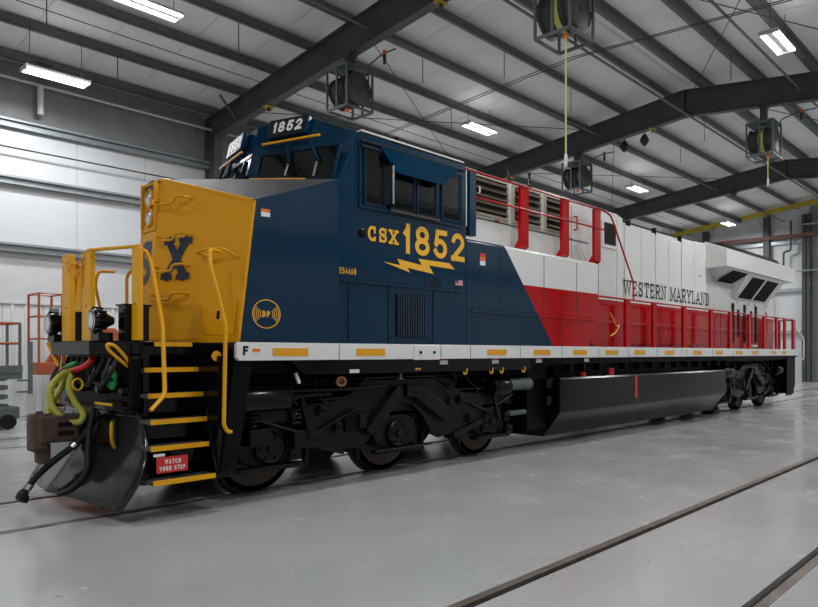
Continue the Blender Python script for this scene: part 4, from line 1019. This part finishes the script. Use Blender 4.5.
    for xa in (1.25, 1.9, 2.3, 4.7, 5.1, 5.5, 6.0):      # flexible hoses from body to truck
        near.append(MB().tube(smoothpath([(xa, -1.22, 1.42), (xa+q.uniform(-.1, .1), -1.26, 1.25), (xa+q.uniform(-.2, .2), -1.27, 1.12), (xa+q.uniform(-.1, .3), -1.24, 1.02)]), .016, 6).build('hose', 'black', tr_, smooth=True))
    for xa, za in ((1.2, .72), (1.95, .45), (2.35, .95), (2.6, .72), (4.9, .95), (5.1, .66), (5.45, .48), (5.98, .62), (6.05, .42)):
        w_ = q.uniform(.05, .1); near.append(MB().prism([(xa-w_, za-.06), (xa-w_*.6, za+.07), (xa+w_*.8, za+.06), (xa+w_, za-.05)], 'y', -1.27, -1.19).build('lug', 'truck_black', tr_, bevel=.01))
        near.append(MB().cyl((xa, -1.295, za), (xa, -1.26, za), .02, 8).build('pin', 'black', tr_, smooth=True))
    for xa, xb, za, zb in ((1.3, 2.0, .95, .72), (2.1, 2.9, .62, .95), (4.85, 5.5, .98, .74), (5.5, 6.15, .74, .98), (3.2, 4.25, .36, .36)):
        near.append(MB().tube([(xa, -1.25, za), (xb, -1.25, zb)], .018, 8).build('brake_rod', 'black', tr_, smooth=True))
    for xa in (1.42, 1.98):       # outer coil springs beside the leading axle
        near.append(MB().tube([(xa+.07*math.cos(t), -1.24+.05*math.sin(t), .80+.2*t/(2*math.pi*4)) for t in (i*2*math.pi/12 for i in range(48))], .016, 6).build('spring', 'black', tr_, smooth=True))
    for o_ in near: mirror(o_)
    return tr_
tk1 = truck()
tree(tk1, loco, (13.8, 0, 0))

# --- front steps and their side plates
STEP = [(1.0, 1.765, .33, .84), (1.1, 1.50, .30, .90), (1.2, 1.24, .29, .88), (1.3, .985, .27, .85), (1.4, .735, .23, .82), (1.5, .415, .21, .84)]
for s_ in (-1, 1):
    st = MB().box(.86, .93, s_*.98, s_*1.50, .36, 1.62)
    st.box(.30, .90, s_*.96, s_*1.0, .3, 1.64)
    st = st.build('stair_well', 'black', loco)
    for i, (yy, z, xa, xb) in enumerate(STEP):
        if i: 
            tr_ = MB().box(xa, xb, s_*(yy-.02), s_*(yy-.24), z-.045, z-.005).build('tread', 'tread', loco)
            if i < 5: MB().box(xa+.02, xb-.02, s_*(yy-.16), s_*(yy-.18), z-.20, z-.045).build('riser', 'black', st)
        else: tr_ = MB().box(xa, xb, s_*(yy-.03), s_*(yy-.3), z+.001, z+.012).build('tread', 'tread', loco)
        MB().box(xa, xb, s_*(yy), s_*(yy-.03), z-.045, z+.002).build('nosing', 'yellow_rail', tr_)
        for k in range(9 if i else 0):
            xx = xa+.05+k*(xb-xa-.1)/8; MB().slab([(xx, s_*(yy-.05), z-.005), (xx+.008, s_*(yy-.05), z-.005), (xx+.048, s_*(yy-.21), z-.005), (xx+.04, s_*(yy-.21), z-.005)], (0, 0, 1), .006).build('grip_bar', 'machine_grey', tr_)
    tube('stay_rod', 'black', st, [(.89, s_*1.12, 1.49), (.84, s_*1.5, .45)], .012, 6)
    MB().prism([(.88, .43), (1.06, .43), (1.24, 1.57), (1.03, 1.57)], 'y', s_*1.53, s_*1.50).build('side_plate', 'black_matte', st)
    MB().box(.93, 1.0, s_*1.0, s_*1.5, .36, .44).build('step_foot', 'black', st)
sg_ = MB().box(.27, .58, -1.425, -1.415, .475, .63).build('warning_sign', 'decal_red', loco)
text('lettering', 'decal_white', sg_, 'WATCH', (.345, -1.428, .56), (1, 0, 0), (0, 0, 1), .045, .026, .009, gap=.22)
text('lettering', 'decal_white', sg_, 'YOUR STEP', (.292, -1.428, .495), (1, 0, 0), (0, 0, 1), .045, .026, .009, gap=.22)
MB().box(.26, .36, -1.40, -1.37, .635, .66).build('label', 'decal_white', loco)
# yellow tag beside the sill
MB().lathe([(.0, 0), (.055, 0), (.055, .012), (0, .012)], (.86, -1.47, 1.62), (0, -1, 0), 8).build('blue_flag_tag', 'reflector', loco)
# stair handrails
ha = tube('stair_rail', 'yellow_rail', loco, fillet([(.30, -1.0, 2.70), (.34, -1.02, 2.69), (.38, -1.05, 2.58), (.43, -1.2, 1.93), (.36, -1.4, 1.24), (.20, -1.45, 1.10)], .06), .021)
hb = tube('stair_rail', 'yellow_rail', loco, fillet([(.97, -1.35, 2.72), (.80, -1.45, 2.72), (.78, -1.5, 2.54), (.92, -1.55, 1.94), (.90, -1.55, .90), (.96, -1.53, .83), (1.0, -1.52, .83)], .05), .021)
mirror(ha); mirror(hb)
# end posts, rail and chains
def post(x, y, z1, w=.14):
    MB().box(x, x+.05, y-w/2, y+w/2, 1.78, z1).build('end_post', 'yellow_rail', loco, bevel=.006)
    MB().cyl((x-.003, y, 2.15), (x+.004, y, 2.15), .012, 8).build('post_bolt', 'ink', loco)
post(.05, -.25, 2.72, .24); post(.05, .33, 2.74, .26); post(.24, -1.0, 2.72, .16); post(.40, 1.0, 2.72, .2)
tube('end_rail', 'yellow_rail', loco, fillet([(.06, -.20, 2.66), (.06, -.27, 2.74), (.30, -1.0, 2.74)], .04), .02)
tube('end_rail', 'yellow_rail', loco, fillet([(.06, .33, 2.74), (.38, 1.0, 2.74), (.45, 1.1, 2.6), (.45, 1.12, 2.2)], .06), .02)
for zz, sag in ((2.66, .05), (2.62, .14)):
    for k in range(14):
        t = (k+.5)/14; c_ = (.04, -.22+.5*t, zz-sag*4*t*(1-t))
        MB().tube([(c_[0]+(.014*math.sin(a) if k % 2 else 0), c_[1]+.022*math.cos(a), c_[2]+(0 if k % 2 else .014*math.sin(a))) for a in (i*math.pi/4 for i in range(8))], .005, 5, True).build('chain_link', 'yellow_rail', loco, smooth=True)
for k in range(8):
    c_ = (.04, -.17, 2.60-k*.033)
    MB().tube([(c_[0]+(.014*math.sin(a) if k % 2 else 0), c_[1]+(0 if k % 2 else .014*math.sin(a)), c_[2]+.022*math.cos(a)) for a in (i*math.pi/4 for i in range(8))], .005, 5, True).build('chain_link', 'yellow_rail', loco, smooth=True)
tube('grab_handle', 'yellow_rail', loco, fillet([(.62, .12, 2.0), (.60, .08, 2.55), (.62, -.08, 2.62), (.70, -.1, 2.6)], .08), .018)
tube('grab_handle', 'yellow_rail', loco, fillet([(.62, 0.02, 2.12), (.60, -.02, 2.2), (.68, -.08, 2.2)], .04), .018)
# ditch lights
for yy in (-.62, .66):
    dl = MB().lathe([(.09, -.02), (.125, 0), (.125, .06), (.10, .10), (.06, .16), (.04, .2)], (-.02, yy, 1.985), (1, 0, 0), 28).build('ditch_light', 'black', loco, smooth=True)
    MB().lathe([(.105, 0), (.10, -.012), (.05, -.02), (.01, -.022)], (-.025, yy, 1.985), (1, 0, 0), 24).build('lens', 'lens', dl, smooth=True)
    for k in range(8):
        a = k*math.pi/4; MB().bar((-.02, yy+.13*math.cos(a), 1.985+.13*math.sin(a)), (.08, yy+.12*math.cos(a), 1.985+.12*math.sin(a)), .03, .02).build('fin', 'black', dl)
    MB().box(-.0, .14, yy-.1, yy+.1, 1.78, 1.86).build('bracket', 'black', dl)
MB().box(.18, .42, -.92, -.74, 1.78, 2.14).build('light_box', 'black', loco, bevel=.008)
MB().box(.16, .44, -.93, -.73, 2.13, 2.15).build('light_box_lid', 'black', loco)
MB().box(.18, .42, .74, .92, 1.78, 2.14).build('light_box', 'black', loco, bevel=.008)
# --- pilot plow
def plow_pt(t, s_):
    # t 0 top .. 1 bottom, s_ -1..1 across
    hw = (1.0+.95*t-.65*t*t)
    xc = .16+.03*math.sin(math.pi*t)-.41*t**1.5
    z = 1.05-(.85+.06*abs(s_))*t
    return (xc+abs(s_)*(.12+.11*t), hw*s_, z)
pl = MB(); nt_n, ns = 16, 28; vs = []; fs = []
for i in range(nt_n+1):
    for j in range(ns+1): vs.append(plow_pt(i/nt_n, -1+2*j/ns))
def hole(i, j):
    c_ = -1+2*(j+.5)/ns
    return 2 <= i <= 6 and (.22 < abs(c_) < .58)
for i in range(nt_n):
    for j in range(ns):
        if not hole(i, j): fs.append((i*(ns+1)+j, i*(ns+1)+j+1, (i+1)*(ns+1)+j+1, (i+1)*(ns+1)+j))
pl.add(vs, fs)
plow = pl.build('plow', 'plow_black', loco, smooth=True)
md = plow.modifiers.new('thick', 'SOLIDIFY'); md.thickness = .025; md.offset = 0
MB().box(.18, .5, -.95, .95, 1.04, 1.07).build('plow_shelf', 'black', plow)
MB().box(.08, .42, -.88, -.40, 1.075, 1.15).build('drop_step', 'black', plow); MB().box(.07, .08, -.86, -.42, 1.118, 1.142).build('nosing', 'yellow_rail', plow)
MB().box(.38, 1.0, -1.0, 1.0, .35, 1.63).build('pilot_plate', 'black_matte', loco)
for yy, m_ in ((-.42, 'gold'), (-.36, 'rubber'), (-.52, 'rubber')):
    tube('air_hose', m_, loco, smoothpath([(.30, yy, 1.05), (.24, yy-.02, .9), (.25, yy-.01, .7), (.34, yy, .55)]), .022)
# --- coupler
cp = MB().prism([(.45, -.10), (.45, .10), (-.08, .10), (-.10, .17), (-.30, .19), (-.40, .12), (-.38, .06), (-.24, .03), (-.22, -.04), (-.30, -.08), (-.42, -.06), (-.44, -.13), (-.36, -.20), (.0, -.20), (.06, -.14), (.08, -.10)], 'z', .72, 1.0).build('coupler', 'rust', loco, bevel=.02)
MB().box(-.44, -.27, -.18, -.02, .64, 1.03).build('knuckle', 'rust', cp, bevel=.03)
MB().box(-.36, -.24, -.14, .02, .50, .72).build('lock_lifter', 'rust', cp, bevel=.03)
MB().box(-.20, -.05, -.207, -.19, .79, .84).build('slot', 'ink', cp); MB().box(-.20, -.05, -.207, -.19, .88, .93).build('slot', 'ink', cp)
MB().box(.12, .3, -.22, .22, .66, 1.06).build('striker', 'rust', cp, bevel=.03)
MB().cyl((-.34, -.10, .62), (-.34, -.10, 1.05), .035, 12).build('pin', 'rust', cp, smooth=True)
# --- hoses and cables on the front
bh = tube('brake_hose', 'rubber', loco, smoothpath([(.12, -.32, .98), (.04, -.31, .82), (-.07, -.25, .68), (-.22, -.12, .52), (-.34, -.02, .37), (-.41, 0, .27)]), .034, 10)
MB().lathe([(.042, 0), (.042, .06), (.03, .07)], (-.395, 0, .29), (-.55, 0, -.8), 12).build('clamp', 'chrome', bh, smooth=True)
MB().lathe([(.03, 0), (.05, .03), (.05, .09), (.035, .12)], (-.43, 0, .245), (-.5, 0, -.7), 12).build('gladhand', 'rubber', bh, smooth=True)
MB().bar((-.50, -.03, .19), (-.42, .03, .13), .05, .07).build('gladhand_lip', 'rubber', bh)
MB().lathe([(.042, 0), (.042, .05), (.03, .05)], (-.05, -.26, .70), (-.6, .1, -.55), 12).build('clamp', 'chrome', bh, smooth=True)
tube('cable', 'rubber', loco, smoothpath([(.10, -.35, 1.1), (.04, -.38, .85), (.0, -.45, .62), (-.04, -.5, .42), (-.13, -.42, .27), (-.22, -.30, .2)]), .03, 10)
tube('jumper_hose', 'hose_green', loco, smoothpath([(-.02, -.05, 1.46), (-.13, -.08, 1.42), (-.24, -.1, 1.27), (-.22, -.12, 1.08), (-.11, -.16, .95), (-.0, -.2, .92), (.045, -.2, 1.0), (-.01, -.14, 1.12), (-.06, -.1, 1.28), (-.03, -.08, 1.42), (.05, -.05, 1.46)]), .034, 10)
tube('jumper_hose', 'hose_green', loco, smoothpath([(-.04, .06, 1.44), (-.10, .06, 1.25), (-.2, .05, 1.1), (-.22, 0, 1.0)]), .03, 10)
for a_, b_ in (((-.16, -.06, 1.41), (-.06, -.03, 1.47)), ((-.04, -.08, 1.41), (.05, -.05, 1.47))):
    MB().cyl(a_, b_, .04, 12).build('hose_fitting', 'rust', loco, smooth=True)
tube('jumper_cable', 'cable_red', loco, smoothpath([(-.02, -.1, 1.47), (.02, -.25, 1.50), (.03, -.42, 1.56), (.03, -.48, 1.60)]), .032, 8)
MB().lathe([(.02, 0), (.045, .05), (.05, .16), (.02, .24)], (.10, -.80, 1.28), (0, 0, 1), 10).build('green_cover', 'green', loco, smooth=True)
MB().lathe([(.02, 0), (.03, .03), (.03, .14), (.02, .2)], (-.02, .1, 1.5), (.2, -1, .25), 8).build('green_cover', 'green', loco, smooth=True)
rr = random.Random(3)
for i in range(9):
    ya = -.9+i*.17; 
    tube('electrical_cable', 'rubber', loco, smoothpath([(.12, ya, 1.6), (.02+rr.random()*.06, ya+rr.uniform(-.1, .1), 1.42), (.0+rr.random()*.08, ya+rr.uniform(.05, .25), 1.26+rr.random()*.08), (.06, ya+rr.uniform(.2, .4), 1.30+rr.random()*.1), (.14, ya+.4, 1.5)]), .018+.01*rr.random(), 8)
for i in range(6):
    y_ = -.88+i*.3
    MB().lathe([(.06, 0), (.06, .10), (.045, .12), (.045, .16)], (.30, y_, 1.28+.07*(i % 2)), (-1, 0, -.1), 14).build('cable_socket', 'black', loco, smooth=True)
MB().box(.28, .40, -.95, .95, 1.07, 1.64).build('pilot_upper_plate', 'black_matte', loco)
MB().box(.20, .34, -1.0, -.90, 1.10, 1.62).build('pilot_corner', 'black_matte', loco, bevel=.02)
tube('cut_lever', 'yellow_rail', loco, fillet([(.29, -.90, 1.45), (.14, -.92, 1.57), (.01, -.94, 1.68), (-.01, -.94, 1.74), (.07, -.94, 1.73), (.17, -.93, 1.62), (.29, -.90, 1.46)], .04), .017)
tube('cut_lever', 'yellow_rail', loco, [(.0, .75, 1.76), (.02, .45, 1.5)], .022)
tube('cut_lever', 'black', loco, [(.1, .6, 1.35), (.08, -.85, 1.38)], .018)
tube('uncoupling_rod', 'yellow_rail', loco, fillet([(.02, .3, 1.5), (-.1, .1, 1.22), (-.12, .02, 1.12)], .05), .014)
tube('safety_chain', 'steel_bright', loco, [(.0, .3, 1.63), (-.02, .28, 1.4)], .01, 6)
tube('cable_loop', 'gold', loco, [(-.02+.05*math.cos(t*.4), -.22, 1.32+.06*math.sin(t*.4)) for t in range(16)], .012, 6, True)
# rear pilot and steps
MB().prism([(19.9, 1.57), (20.74, 1.57), (20.74, .62), (20.45, .32), (19.9, .32)], 'y', -1.5, -1.46).build('rear_plate', 'black_matte', loco)
MB().box(20.5, 20.74, -1.46, 1.46, .35, 1.62).build('rear_pilot', 'black_matte', loco)
MB().box(20.74, 21.2, -.16, .16, .72, 1.0).build('rear_coupler', 'rust', loco, bevel=.03)
MB().box(20.73, 20.76, -1.57, -1.48, 1.52, 1.58).build('marker', 'green', loco)
